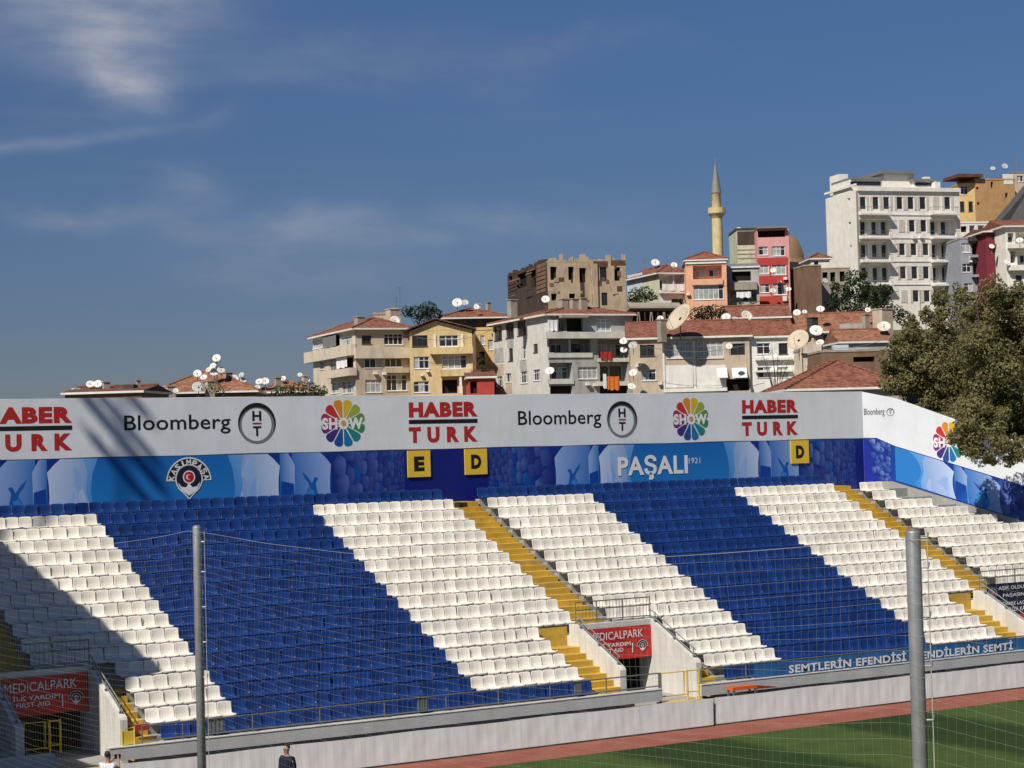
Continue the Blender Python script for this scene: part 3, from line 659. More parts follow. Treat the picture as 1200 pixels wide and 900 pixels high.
class Art:
    """printed picture: flat shapes with colour running across them, stacked in 1 mm layers"""
    def __init__(s, F, u0, u1, zf0, zf1): s.F, s.u0, s.u1, s.z0, s.z1 = F, u0, u1, zf0, zf1; s.m = MB(); s.m.vc = []; s.n = 0.004
    def shape(s, pts, cols):
        """pts: (u, v) with v 0..1 up the strip; cols: one colour per point or a single colour"""
        if isinstance(cols[0], (int, float)): cols = [cols]*len(pts)
        zmid = lambda u, v: s.z0(u) + (s.z1(u)-s.z0(u))*v
        p5 = clip([(u, v, *c) for (u, v), c in zip(pts, cols)], s.u0, s.u1, 0, 1)
        if len(p5) < 3: return
        s.n += 0.00004
        cx = sum(p[0] for p in p5)/len(p5); cz = sum(p[1] for p in p5)/len(p5); cc = tuple(sum(p[k] for p in p5)/len(p5) for k in (2, 3, 4))
        vs = [s.F.P(p[0], zmid(p[0], p[1]), s.n) for p in p5]; k = len(vs)
        s.m.add(vs, [tuple(range(k))]); s.m.vc += [tuple(p[2:5]) for p in p5]
    def build(s, parent): return s.m.build('printed_picture', M_print, parent, fix=False)
C_NAVY, C_DEEP, C_MID, C_SKY = srgb(14, 30, 112), srgb(16, 62, 150), srgb(14, 98, 178), srgb(60, 140, 210)
C_LIL, C_PALE, C_WHITE = srgb(98, 130, 205), srgb(138, 166, 218), srgb(184, 200, 232)
def lerp(a, c, t): return tuple(x+(y-x)*t for x, y in zip(a, c))
def half_art(A, uc, pos, sg, seed, H, strong=1.0):
    """one side of the design: disc, broad petal, narrow petal, petal with a bird, then scales; pos: distances from the disc centre"""
    q = random.Random(seed); r0, p1, p2, p3, p4 = pos
    X = lambda t: uc + sg*t
    def petal(ti, to, bow, cin, cout):
        pts, cols = [], []
        for v, dx in ((1.02, -0.62), (0.92, -0.30), (0.80, 0.0), (0.6, -0.075*bow), (0.4, -0.09*bow), (0.2, -0.04*bow), (0.0, 0.08), (-0.05, 0.10)):
            pts.append((X(to+dx*bow), v)); cols.append(lerp(cout, cin, 0.25*abs(v-0.55)))
        for v in (-0.05, 0.3, 0.6, 0.8, 1.02): pts.append((X(ti), v)); cols.append(lerp(cin, cout, 0.15*v))
        A.shape(pts, cols)
    petal(0, p4+0.2, 1.0, C_DEEP, C_NAVY)
    # scales: rows of pointed plates that shrink and darken outwards
    t = p4 - 0.1; k = 0
    while t > p3 - 0.05:
        f = (t-p3)/(p4-p3); size = 0.55*(1-f) + 0.16; rows = max(3, int(2.2/size)); 
        for j in range(rows+1):
            v0 = (j + (0.5 if k % 2 else 0) + q.uniform(-.12, .12))/rows; hh = size/2.3*1.15
            l = q.uniform(0.25, 1.0)*(1-0.6*f)
            ce = lerp(C_NAVY, C_LIL, l*0.8); ci = lerp(C_NAVY, C_DEEP, q.random()*(1-f))
            if q.random() < 0.10: ce = lerp(C_DEEP, C_MID, q.random())
            uu = t + q.uniform(-.1, .1)*size
            A.shape([(X(uu), v0+hh*.55), (X(uu+size*.5), v0+hh*.25), (X(uu+size*.55), v0-hh*.1), (X(uu+size*.42), v0-hh*.6), (X(uu-size*.35), v0-hh*.55), (X(uu-size*.5), v0)],
                    [ci, ce, ce, lerp(ce, ci, .4), C_NAVY, C_NAVY])
        t -= size*0.62; k += 1
    petal(p2-0.1, p3, 0.8, C_MID, C_PALE)
    # bird and round shade in the outer petal
    bu = (p2+p3)/2 - 0.05
    A.shape([(X(bu+0.30*math.cos(a)), 0.22+0.24*math.sin(a)) for a in [i*2*math.pi/14 for i in range(14)]], [lerp(C_MID, C_SKY, .5+.5*math.sin(i)) for i in range(14)])
    A.shape([(X(bu-.42), .70), (X(bu-.2), .62), (X(bu), .50), (X(bu+.12), .60), (X(bu+.28), .58), (X(bu+.16), .50), (X(bu+.22), .34), (X(bu+.08), .22), (X(bu+.1), .38), (X(bu-.05), .40), (X(bu-.18), .52), (X(bu-.3), .58)], lerp(C_DEEP, C_MID, .6))
    petal(p1, p2+0.02, 0.5, C_MID, C_PALE)
    A.shape([(X(p1+.05), .55), (X(p2-.03), .5), (X(p2), .2), (X(p2+.02), 0), (X(p1), 0)], [C_DEEP, C_DEEP, C_MID, C_MID, C_DEEP])
    petal(r0-0.6, p1, 0.9, lerp(C_MID, C_SKY, .35), C_WHITE)
    for _ in range(5):                                       # soft slanting folds across the broad petal
        t0, w, v0 = q.uniform(r0-.1, p1-.55), q.uniform(.2, .5), q.uniform(.1, .7); k0 = lerp(C_SKY, C_WHITE, q.uniform(.25, .7))
        A.shape([(X(t0), v0), (X(t0+w*.6), v0+.28), (X(t0+w), v0+.22), (X(t0+w*.9), v0-.18)], [k0, lerp(k0, C_WHITE, .35), lerp(k0, C_PALE, .3), lerp(k0, C_PALE, .5)])
    A.shape([(X(r0-.5), 1.02), (X(r0+.42), 1.02), (X(r0+.25), .8), (X(r0+.30), .5), (X(r0+.15), .2), (X(r0+.2), -.02), (X(r0-.5), -.02)], [C_SKY, lerp(C_SKY, C_PALE, .6), lerp(C_SKY, C_PALE, .3), C_SKY, C_SKY, C_SKY, C_MID])
def disc_art(A, uc, r0, H):
    k = 28; pts = [(uc + r0*1.02*math.cos(2*math.pi*i/k), 0.50 + r0*1.0*math.sin(2*math.pi*i/k)/H) for i in range(k)]
    A.shape(pts, [lerp(srgb(12, 80, 165), srgb(40, 135, 205), 0.5-0.5*math.sin(2*math.pi*i/k)) for i in range(k)])
ux = lambda px: FBB.uv(px, 555)[0]
A = Art(FBB, X_LEFT, 61.79, lambda u: ZB0, lambda u: ZB1)
for c_px, xs_r, xs_l in ((192, (275, 328, 345, 388, 474), (110, 55, 38, -6, -80)), (797, (855, 890, 904, 937, 1003), (741, 702, 690, 650, 572))):
    uc = ux(c_px); A.n = 0.004
    half_art(A, uc, [ux(p)-uc for p in xs_r], 1, c_px, 2.34); half_art(A, uc, [uc-ux(p) for p in xs_l], -1, c_px+5, 2.34)
    disc_art(A, uc, (ux(xs_r[0])-ux(xs_l[0]))/2, 2.34)
A.build(bbn)
FBT = Frame((0, 68.404), (1, 0), (0, -1, 0))
words_px(bbn, FBT, 'PAŞALI', 724, 806, 533, 562, M_white, 0.03); words_px(bbn, FBT, '1921', 807, 820.5, 536.5, 543, M_white, 0.0)
# crest: arched name band, round field, red medallion, anchor
u, z = FBT.uv(221.5, 562); k = abs(FBT.uv(222.5, 562)[0]-u)
def crest(parent, F, u, z, k, full=True):
    def arc_band(ro, ri, a0, a1, m, n):
        a = ring_pts(F, u, z-2*k, ro, ro, n, a0, a1, 20); c = ring_pts(F, u, z-2*k, ri, ri, n, a0, a1, 20)
        bb = MB(); q = len(a); bb.add(a+c, [(i, i+1, q+i+1, q+i) for i in range(q-1)]); bb.build('crest_band', m, parent, fix=False)
    def shield(s, m, n):
        pts = [(math.cos(a)*15.2*s, 1+math.sin(a)*15.2*s) for a in [R(-25)+R(230)*i/20 for i in range(21)]]
        pts += [(-11.5*s, -10*s+.5), (-5*s, -15.5*s), (0, -20.5*s), (5*s, -15.5*s), (11.5*s, -10*s+.5)]
        bb = MB(); bb.poly([F.P(u+k*px, z+k*pz, n) for px, pz in pts]); bb.build('crest_field', m, parent, fix=False)
    arc_band(26.5*k, 12*k, R(2), R(178), M_white, 0.001); arc_band(25*k, 13*k, R(5), R(175), M_navy, 0.002)
    shield(1.06, M_white, 0.003); shield(0.97, M_navy, 0.004)
    if full:
        name = 'KASIMPAŞA'
        for i, ch in enumerate(name):
            a = R(168) - R(156)*i/(len(name)-1); vs, fs = text_polys(ch, 0.03)
            xa, xb = min(v.x for v in vs), max(v.x for v in vs); hgt = 6.2*k; wid = (5.6 if ch != 'I' else 2.0)*k; yb_ = 0.70
            bb = MB(); pts = []
            for v in vs:
                lx = ((v.x-xa)/(xb-xa)-0.5)*wid; lz = v.y/yb_*hgt - hgt/2; rr = 20.8*k
                er = (math.cos(a), math.sin(a)); et = (math.sin(a), -math.cos(a))
                pts.append(F.P(u+(rr+lz)*er[0]+lx*et[0], z-2*k+(rr+lz)*er[1]+lx*et[1], 0.005))
            bb.add(pts, fs); bb.build('crest_letter', M_white, parent, fix=False)
    bb = MB(); an = [(0, -17.5), (-9, -11.5), (-12.5, -5), (-12.8, -3), (-9, -7.5), (-4, -8.5), (-1.6, -6), (-1.2, 2), (1.2, 2), (1.6, -6), (4, -8.5), (9, -7.5), (12.8, -3), (12.5, -5), (9, -11.5)]
    bb.poly([F.P(u+k*px, z+k*pz, 0.005) for px, pz in an]); bb.build('crest_anchor', M_white, parent, fix=False)
    disc(parent, F, u, z+2.8*k, 7.2*k, M_white, 0.006, 'crest_ring'); disc(parent, F, u, z+2.8*k, 5.9*k, M_red, 0.007, 'crest_medallion')
    disc(parent, F, u-.5*k, z+2.8*k, 2.9*k, M_white, 0.008, 'crescent'); disc(parent, F, u+.4*k, z+2.8*k, 2.3*k, M_red, 0.009, 'crescent_cut')
crest(bbn, FBT, u, z, k)
FS = Frame((0, 68.37), (1, 0), (0, -1, 0))
for ch, x0, x1, y0, y1, lab in (('E', 478, 504.5, 528, 559, 'yellow section sign with black letter E on the blue banner'),
                               ('D', 545, 571, 526, 556, 'yellow sign with black letter D above the middle yellow stairs'),
                               ('D', 927, 948, 516, 543, 'yellow sign with black letter D near the far end of the blue banner')):
    u0, u1, z0, z1 = FS.rect(x0, x1, y0, y1); s = thing('section_sign', lab, 'sign', ((u0+u1)/2, 68.40, z0), 'yellow section signs')
    bb = MB(); bb.fbox(FS, u0, u1, -0.055, 0.0, z0, z1); bb.build('plate', M_signy, s)
    w = u1-u0; h = z1-z0; words(s, FS, ch, u0+w*.27, u1-w*.27, z0+h*.22, z1-h*.22, M_black, 0.06, n=0.004)

# banners on the splayed end wall
lin = lambda pts: (lambda s: next((z0+(z1-z0)*(s-s0)/(s1-s0) for (s0, z0), (s1, z1) in zip(pts, pts[1:]) if s0 <= s <= s1), pts[-1][1]))
e_top = lin([(s, Z(z)) for s, z in end_top]); e_mid = lin([(0, Z(.075)), (.6, Z(.06)), (1.42, Z(-.33)), (13, Z(-4.27))]); e_bot = lin([(0, Z(-1.95)), (1.44, Z(-1.93)), (13, Z(-5.90))])
SS = [0, .3, .6, 1.0, 1.42, 1.54, 2.4, 3.47, 5, 7, 9, 11, 13]
ew = thing('white_banner', 'white advertising banner on the splayed end wall, sloping down under the tree', 'banner', FE.P(4, Z(-1)))
eb = thing('blue_banner', 'blue printed banner on the splayed end wall, sloping down to the seats', 'banner', FE.P(4, Z(-3)))
for t, lo, hi, m, th in ((ew, e_mid, e_top, M_banw, 0.022), (eb, e_bot, lambda s: e_mid(s)-0.03, mat('blue_vinyl', srgb(22, 40, 150), 0.5, 0.3, 0.06), 0.012)):
    bb = MB()
    for s in SS:
        for zf in (lo, hi):
            for n in (th, 0.001): bb.v.append(tuple(FE.P(s, zf(s)+(0.012 if zf is hi else 0), n)))
    for i in range(len(SS)-1):
        a = i*4; c = a+4; bb.f += [(a, c, c+2, a+2), (a+2, c+2, c+3, a+3), (a, a+1, c+1, c)]; bb.mi += [0]*3
    bb.build('sheet', m, t)
FEW = Frame(FE.P(0, 0, 0.022), EDU, FE.n); FEB = Frame(FE.P(0, 0, 0.012), EDU, FE.n)
bloom(ew, FEW, 1012.5, 1036.5, 478.5, 488.5, 1043.5, 483, 4.6); show(ew, FEW, 1112, 518, 19, 24)
ue = lambda px: FEB.uv(px, 560)[0]
A = Art(FEB, 0.02, 12.98, lambda u: e_bot(u)+0.01, lambda u: e_mid(u)-0.04)
q = random.Random(3)
for i in range(60):
    uu, v0, sz = q.uniform(0.35, 1.45), q.uniform(0, 1), q.uniform(.18, .38); ce = lerp(C_DEEP, C_PALE, q.uniform(.15, .8))
    A.shape([(uu, v0+.09), (uu+sz*.5, v0+.04), (uu+sz*.5, v0-.03), (uu+sz*.3, v0-.1), (uu-sz*.4, v0-.08), (uu-sz*.5, v0)], [C_DEEP, ce, ce, C_DEEP, C_NAVY, C_NAVY])
s0 = 1.42
A.shape([(s0, -.02), (13, -.02), (13, 1.02), (s0, 1.02)], [C_MID, C_DEEP, C_DEEP, C_MID])
uc = s0 - 0.2
half_art(A, uc, [ue(1075)-uc, ue(1118)-uc, ue(1133)-uc, ue(1172)-uc, 10.5-uc], 1, 77, 1.7)
A.shape([(s0, 1.02)] + [(uc + 1.35*math.cos(a), .5+.62*math.sin(a)) for a in [R(60)-R(120)*i/10 for i in range(11)]] + [(s0, -.02)], lerp(C_MID, C_SKY, .45))
A.build(eb)

# ------------------------------------------------------------------ cloths and banners hung on the stand
def cloth_banner(label, F, u0, u1, z0, z1, m, n=0.02, seed=1, name='hanging_banner'):
    t = thing(name, label, 'banner', F.P((u0+u1)/2, z0, n)); bb = MB(); q = random.Random(seed); nu, nz = 14, 5
    for j in range(nz+1):
        for i in range(nu+1):
            a, c = i/nu, j/nz; sag = -0.025*math.sin(math.pi*a)*(1-c) + 0.012*math.sin(a*9+seed)*(1-c)
            bb.v.append(tuple(F.P(u0+(u1-u0)*a, z0+(z1-z0)*c+sag, n + 0.010*math.sin(a*11+seed+c*2))))
    for j in range(nz):
        for i in range(nu): bb.f.append((j*(nu+1)+i, j*(nu+1)+i+1, (j+1)*(nu+1)+i+1, (j+1)*(nu+1)+i)); bb.mi.append(0)
    bb.build('cloth', m, t, smooth=True, fix=False); return t
FT = Frame((0, 57.52), (1, 0), (0, -1, 0)); FT2 = Frame((0, 57.47), (1, 0), (0, -1, 0))
def med_banner(label, i, seed):
    u0, u1 = LWALL[i]+0.30, RWALL[i]-0.02; z0, z1 = Z(-7.54), Z(-6.42); W = u1-u0
    t = cloth_banner(label, FT, u0, u1, z0, z1, M_redban, 0.02, seed)
    words(t, FT2, 'MEDICALPARK', u0+W*.07, u0+W*.87, z0+.70, z0+.98, M_white, 0.0, tilt=0.03)
    words(t, FT2, 'İLK YARDIM', u0+W*.16, u0+W*.68, z0+.44, z0+.62, M_white, 0.015)
    words(t, FT2, 'FIRST AID', u0+W*.20, u0+W*.57, z0+.24, z0+.38, M_white, 0.01)
    rectp(t, FT2, u0+W*.70, u0+W*.715, z0+.18, z0+.52, M_white)
    crest(t, FT2, u0+W*.86, z0+.38, 0.0092, False); return t
med_banner('dim red banner with white lettering over the shaded tunnel mouth', 0, 1)
med_banner('bright red banner with white lettering over the sunlit tunnel mouth', 1, 4)
nb = cloth_banner('navy banner with white lettering and crest beside the third flight of stairs', FT, LWALL[2]+0.30, RWALL[2]-0.02, Z(-7.62), Z(-5.98), M_navban, 0.02, 6)
rectp(nb, FT2, LWALL[2]+0.32, RWALL[2]-0.04, Z(-7.60), Z(-7.28), M_redban, 0.002)
u0, W = LWALL[2]+0.3, RWALL[2]-LWALL[2]-0.3
for body, a, c, z0, z1 in (('AŞIK OLDUĞUM', .22, .92, -6.28, -6.05), ('PAŞASIN', .30, .72, -6.58, -6.40), ('SEVDAMIZ LACİVERT', .16, .95, -6.88, -6.70), ('SONSUZA KADAR', .24, .88, -7.14, -6.97)):
    words(nb, FT2, body, u0+W*a, u0+W*c, Z(z0), Z(z1), M_white, 0.01)
crest(nb, FT2, u0+W*.10, Z(-6.42), 0.0105, False)
FFB = Frame((0, 54.055), (1, 0), (0, -1, 0)); FFB2 = Frame((0, 54.02), (1, 0), (0, -1, 0))
M_cloth_b = mat('blue_cloth', (0.026, 0.13, 0.32), 0.65, 0.25, 0.12, 1.2, 0.2, 5, stain=(0.012, 0.055, 0.20), stain_amt=0.8, streak=(0.7, 1, 1.4))
sb = cloth_banner('long blue cloth with white capital lettering tied along the front railing', FFB, 43.45, 57.6, Z(-8.24), Z(-7.74), M_cloth_b, 0.0, 2)
words(sb, FFB2, 'SEMTLERİN EFENDİSİ EFENDİLERİN SEMTİ', 44.98, 56.05, Z(-8.17), Z(-7.80), M_white, 0.03)

# pitchside boards
def board(label, x0, x1, z1, y0):
    t = thing('pitchside_board', label, 'board', ((x0+x1)/2, y0, 0), 'white boards along the pitch'); bb = MB(); nx = int((x1-x0)/0.09); nz = 6; q = random.Random(int(x0)); ph = [q.uniform(0, 6.28) for _ in range(8)]
    for j in range(nz+1):
        for i in range(nx+1):
            x = x0+(x1-x0)*i/nx; c = j/nz
            w = 0.006*math.sin(x*2.1+ph[0]+c*1.1) + 0.005*math.sin(x*6.7+ph[1]-c*1.9+math.sin(x*.7)) + 0.005*math.sin(x*19+ph[2]+c*1.4+2*math.sin(x*1.9)) + 0.004*q.uniform(-1, 1)
            bb.v.append((x, y0 - 0.02 - w*(0.35+0.65*(1-abs(2*c-1))), 0.05 + (z1-0.05)*c + (0.014*math.sin(x*1.3+ph[3]) if j == nz else 0)))
    for j in range(nz):
        for i in range(nx): bb.f.append((j*(nx+1)+i, j*(nx+1)+i+1, (j+1)*(nx+1)+i+1, (j+1)*(nx+1)+i)); bb.mi.append(0)
    bb.build('cover_sheet', M_board, t, smooth=True, fix=False)
    bb = MB(); bb.box(x0, x1, y0+0.04, y0+0.10, 0.0, z1-0.03); bb.build('backing', M_grey2, t)
    bb = MB(); bb.box(x0, x1, y0-0.05, y0+0.06, 0.012, 0.06); bb.build('foot_strip', mat('dark_rubber', (0.05, 0.04, 0.035), 0.9), t)
board('white covered pitchside board running from the standing man to the dark joint', 15.0, 40.90, Z(-8.585), 53.14)
board('white covered pitchside board beyond the dark joint, under the blue lettered cloth', 41.02, 70.0, Z(-8.60), 53.22)
t = thing('stretcher', 'orange stretcher with a red cover lying behind the white board', 'stretcher', (42.5, 53.6, Z(-8.6)))
b = MB(); b.box(42.0, 43.05, 53.42, 53.80, Z(-8.47), Z(-8.36)); b.build('tray', M_orange, t)
b = MB(); b.hexa([(43.05,53.45,Z(-8.50)),(44.0,53.5,Z(-8.53)),(44.0,53.7,Z(-8.53)),(43.05,53.78,Z(-8.50)),(43.05,53.45,Z(-8.38)),(44.0,53.5,Z(-8.51)),(44.0,53.7,Z(-8.51)),(43.05,53.78,Z(-8.38))]); b.build('cover', M_redc, t)
for x in (42.06, 42.99):
    for y in (53.46, 53.76): b = MB(); b.box(x-.03, x+.03, y-.03, y+.03, 0.0, Z(-8.47)); b.build('leg', M_rail, t)
b = MB(); b.box(20.95, 21.45, 54.78, 54.82, Z(-7.94), Z(-7.76)); tag(b.build('notice_board', M_redc, origin=(21.2,54.8,Z(-7.9))), 'small red notice at the foot of the yellow steps by the shaded tunnel', 'notice')
b = MB(); q = random.Random(5)
for k in range(5): b.box(39.02+q.uniform(0,.5), 39.4+q.uniform(0,.5), 67.0+q.uniform(0,.2), 67.3+q.uniform(0,.15), FLOOR(0)+0.005, FLOOR(0)+q.uniform(.08,.22))
tag(b.build('rubble_pile', mat('dark_debris', (0.03,0.025,0.02), 0.9), origin=(39.3,67.1,FLOOR(0))), 'small dark pile of debris at the top of the middle yellow stairs', 'debris')

# ------------------------------------------------------------------ net and its posts
XN = 15.5
def post(label, y, ztop, r, hooks):
    t = thing('net_post', label, 'post', (XN, y, 0), 'tall posts that hold the net')
    b = MB(); b.tube([(XN, y, 0), (XN, y, ztop-0.02), (XN, y, ztop)], [r, r*0.97, r*0.90], 16); b.build('shaft', M_galv, t, smooth=True)
    b = MB(); b.tube([(XN, y, ztop), (XN, y, ztop+0.03)], [r*0.9, r*0.55], 12); b.build('cap', M_rail, t)
    for z in hooks:
        b = MB(); b.tube([(XN+r*.6, y-r*.7, z), (XN+r*1.3, y-r*1.3, z), (XN+r*1.35, y-r*1.35, z+.06)], 0.014, 6); b.build('hook', M_galv, t)
    b = MB(); b.tube([(XN+r*1.25, y-r*1.25, ztop-.1-i*0.5 if i < 40 else 0) for i in range(int((ztop-.2)/.5))], 0.007, 5); b.build('rope', M_net, t)
post('thinner galvanised net post standing before the blue seats', 36.82, Z(-1.394), 0.088, [Z(z) for z in (-1.7, -2.3, -3.0, -3.7, -4.4)])
post('thick galvanised net post standing before the blue lettered cloth', 16.39, Z(-1.038), 0.087, [Z(z) for z in (-1.12, -1.45, -2.0, -2.55, -3.15)])
b = MB(); CELL = 0.15
def net_top(y):
    for ya, yb, za, zb_, sg in ((6.0, 16.39, -1.6, -1.10, .05), (16.39, 36.82, -1.10, -1.46, .42), (36.82, 51.2, -1.46, -1.9, .30)):
        if ya <= y <= yb: a = (y-ya)/(yb-ya); return Z(za+(zb_-za)*a - sg*4*a*(1-a))
    return Z(-2)
def net_x(y, z): return XN - 0.10 + 0.16*math.sin(y*0.33+0.5)*math.sin(z*0.45) + 0.03*math.sin(y*1.9+z*1.3)
ys = [11.5 + CELL*i for i in range(int((51.0-11.5)/CELL))]
RN = 0.0009
for y in ys:
    zt = net_top(y); k = 9; pts = [(net_x(y, 0.1+(zt-0.1)*i/k), y+0.02*math.sin(i*1.3+y), 0.1+(zt-0.1)*i/k) for i in range(k+1)]
    b.tube(pts, RN, 3, cap=False)
for j in range(60):
    pts = []
    for i in range(0, len(ys), 5):
        y = ys[i]; zt = net_top(y); z = zt - CELL*j - 0.05*math.sin(y*.5+j*.7)*(j > 0)
        if z < 0.08: continue
        pts.append((net_x(y, z), y, z))
    if len(pts) > 1: b.tube(pts, RN if j else 0.003, 3, cap=False)
b2 = MB(); b2.tube([(net_x(y, net_top(y)), y, net_top(y)+.01) for y in ys[::4]], 0.006, 4)
tag(b.build('ball_net', M_net, origin=(XN, 30, 0), fix=False), 'pale see-through ball net hung between the tall galvanised posts', 'net')

# ------------------------------------------------------------------ things beyond the frame that throw shade into it
cb = thing('corner_building', 'flat-roofed concrete corner building that shades the near seats', 'building', (7, 63, 0))
b = MB(); b.hexa([(1,52.75,0),(12,52.75,0),(12,74,0),(1,74,0),(1,52.75,16.0),(12,52.75,16.0),(12,74,18.05),(1,74,18.05)]); b.build('wall', M_grey2, cb)
b = MB(); b.box(4.0, 11.6, 50.1, 52.7, 0, 10.3); b.build('shade_wing', M_grey2, cb)  # unseen wing added and sized to shade the first tunnel's left parapet
for k in range(4):
    for j in range(3): b = MB(); b.box(12.0, 12.05, 56+k*4, 58+k*4, 3+j*4.2, 5+j*4.2); b.build('window', M_glass, cb)
fm = thing('shadow_streak_mast', 'tall unseen mast added to cast soft streaks on the white banner', 'occluder', (1.0, 57.3, 0))  # unseen mast added so that its bars throw shadow streaks on the banner
b = MB(); b.tube([(1.0,57.3,0),(1.0,57.3,37)], [.30,.09], 10); b.build('mast', M_galv, fm)
for k, (z, w, h) in enumerate(((38.2, 1.2, .28), (39.3, 1.5, .40), (40.1, 1.3, .24), (41.4, 1.0, .28))):
    b = MB(); b.box(0.9, 1.1, 57.3-w/2, 57.3+w/2, z, z+h); b.build('streak_bar', M_galv, fm)  # no lamps: plain bars sized for the width of the shadow streaks
b = MB(); b.box(0.93, 1.07, 57.25, 57.35, 36.8, 41.7); b.build('streak_frame', M_galv, fm)

# ------------------------------------------------------------------ trees
def leaves(b, centre, rad, n, size, q, flat=1.0):
    for _ in range(n):
        while True:
            v = Vector((q.uniform(-1,1), q.uniform(-1,1), q.uniform(-1,1)))
            if 0.08 < v.length <= 1: break
        v = v.normalized()*v.length**0.45
        p = Vector(centre) + Vector((v.x*rad[0], v.y*rad[1], v.z*rad[2]))
        nn = (v.normalized() + Vector((q.gauss(0,.55), q.gauss(0,.55), q.gauss(0,.55)+.35))).normalized(); a = nn.cross(Vector((q.gauss(0,1), q.gauss(0,1), q.gauss(0,1)))).normalized(); c = nn.cross(a)
        s = size*q.uniform(.6, 1.35)
        b.add([p-a*s-c*s*.15, p-c*s*.55, p+a*s, p+c*s*.6], [(0, 1, 2, 3)])
def tree(name, label, base, clumps, m, size, per, seed, trunk_r=0.3, group=None, cat='tree', sub=0):
    """clumps: (centre, radius) balls of foliage; the trunk forks to each of the larger ones"""
    q = random.Random(seed); t = thing(name, label, cat, base, group); b = MB()
    if sub:
        fine_ = []
        for c, r in clumps:
            for _ in range(sub):
                v = Vector((q.gauss(0,1), q.gauss(0,1), q.gauss(0,1))).normalized(); fine_.append((Vector(c)+v*r*q.uniform(.25,.95), r*q.uniform(.28,.55)))
        cl2 = fine_
    else: cl2 = clumps
    for c, r in cl2: leaves(b, c, (r*q.uniform(.85,1.2), r*q.uniform(.85,1.2), r*q.uniform(.65,.95)), int(per*r*r), size, q)
    b.build('crown', m, t, fix=False)
    base = Vector(base); mean = sum((Vector(c) for c, r in clumps), Vector())/len(clumps); fork = base.lerp(Vector((mean.x, mean.y, min(c[2]-r*.3 for c, r in clumps))), 0.75)
    fork.z = max(fork.z, base.z+0.4)
    b = MB(); b.tube([base-Vector((0,0,.3)), base.lerp(fork, .5)+Vector((q.uniform(-.1,.1), q.uniform(-.1,.1), 0)), fork], [trunk_r*1.2, trunk_r, trunk_r*.75], 9); b.build('trunk', M_bark, t, smooth=True)
    for c, r in sorted(clumps, key=lambda k: -k[1])[:9]:
        c = Vector(c); b = MB(); mid = fork.lerp(c, .5)+Vector((q.uniform(-.3,.3), q.uniform(-.3,.3), q.uniform(0,.3)))*r
        b.tube([fork, mid, c, c+(c-fork)*.25], [trunk_r*.5, trunk_r*.32, trunk_r*.15, trunk_r*.05], 6); b.build('limb', M_bark, t, smooth=True)
    return t
def clump_px(spots, d): return [(at(px, py, dd if dd else d), r) for px, py, r, dd in [(s+(None,))[:4] for s in spots]]
q = random.Random(21)
TD = 90.0
spots = [(1060,420,1.0),(1052,445,.8),(1075,395,.9),(1085,440,1.3),(1105,375,.9),(1110,415,1.4),(1120,460,1.4),(1140,365,.95),(1150,400,1.5),(1155,445,1.6),(1160,490,1.3),(1180,360,1.0),(1195,395,1.6),
         (1200,440,1.8),(1200,490,1.5),(1130,500,.8),(1145,522,.55),(1170,520,.8),(1195,525,.7),(1230,380,1.6),(1240,430,1.9),(1245,490,1.8),(1280,410,1.8),(1290,470,1.8),(1100,350,.5),(1125,345,.5),(1165,340,.6),(1195,342,.7),
         (1042,432,.45),(1048,400,.45),(1092,470,.7),(1115,490,.55),(1062,455,.5),(1045,455,.4),(1160,540,.3),(1185,540,.35),(1120,512,.4),(1130,512,.5),(1138,530,.35),(1127,524,.25),(1085,370,.4),(1070,378,.35)]
cl = []
for px, py, r in spots:
    d = TD + q.uniform(-1.4, 1.8)
    if px < 1128 and py < 490: d = 93.4 + q.uniform(-.4, 1.0)
    if py > 490 and px < 1215: d = 86.8 + q.uniform(-.5, .4)
    cl.append((at(px, py, d), r))
base = at(1262, 600, 91.5); base.z = 0.0
tree('plane_tree', 'large olive-brown leafy tree overhanging the splayed end wall', tuple(base), cl, M_leafb, 0.070, 1000, 5, 0.34, sub=17)

# ------------------------------------------------------------------ houses on the hillside
RTH = Vector((RT.x, RT.y, 0)).normalized(); FWH = Vector((FW.x, FW.y, 0)).normalized()
hq = random.Random(11)
def facade(b, F, L, z0, z1, holes, mi=0):
    us = sorted({0.0, L, *[max(0, min(L, v)) for h in holes for v in h[:2]]}); zs = sorted({z0, z1, *[max(z0, min(z1, v)) for h in holes for v in h[2:4]]})
    for i in range(len(us)-1):
        for j in range(len(zs)-1):
            uc, zc = (us[i]+us[i+1])/2, (zs[j]+zs[j+1])/2
            if any(h[0] < uc < h[1] and h[2] < zc < h[3] for h in holes): continue
            b.poly([F.P(us[i],zs[j]), F.P(us[i+1],zs[j]), F.P(us[i+1],zs[j+1]), F.P(us[i],zs[j+1])], mi)
    for h in holes:
        a, c, e, g = max(0, h[0]), min(L, h[1]), max(z0, h[2]), min(z1, h[3]); d = -h[4]
        b.poly([F.P(a,e,0),F.P(c,e,0),F.P(c,e,d),F.P(a,e,d)], mi); b.poly([F.P(a,g,0),F.P(a,g,d),F.P(c,g,d),F.P(c,g,0)], mi)
        b.poly([F.P(a,e,0),F.P(a,e,d),F.P(a,g,d),F.P(a,g,0)], mi); b.poly([F.P(c,e,0),F.P(c,g,0),F.P(c,g,d),F.P(c,e,d)], mi)
        if h[5]: b.poly([F.P(a,e,d),F.P(c,e,d),F.P(c,g,d),F.P(a,g,d)], h[6])
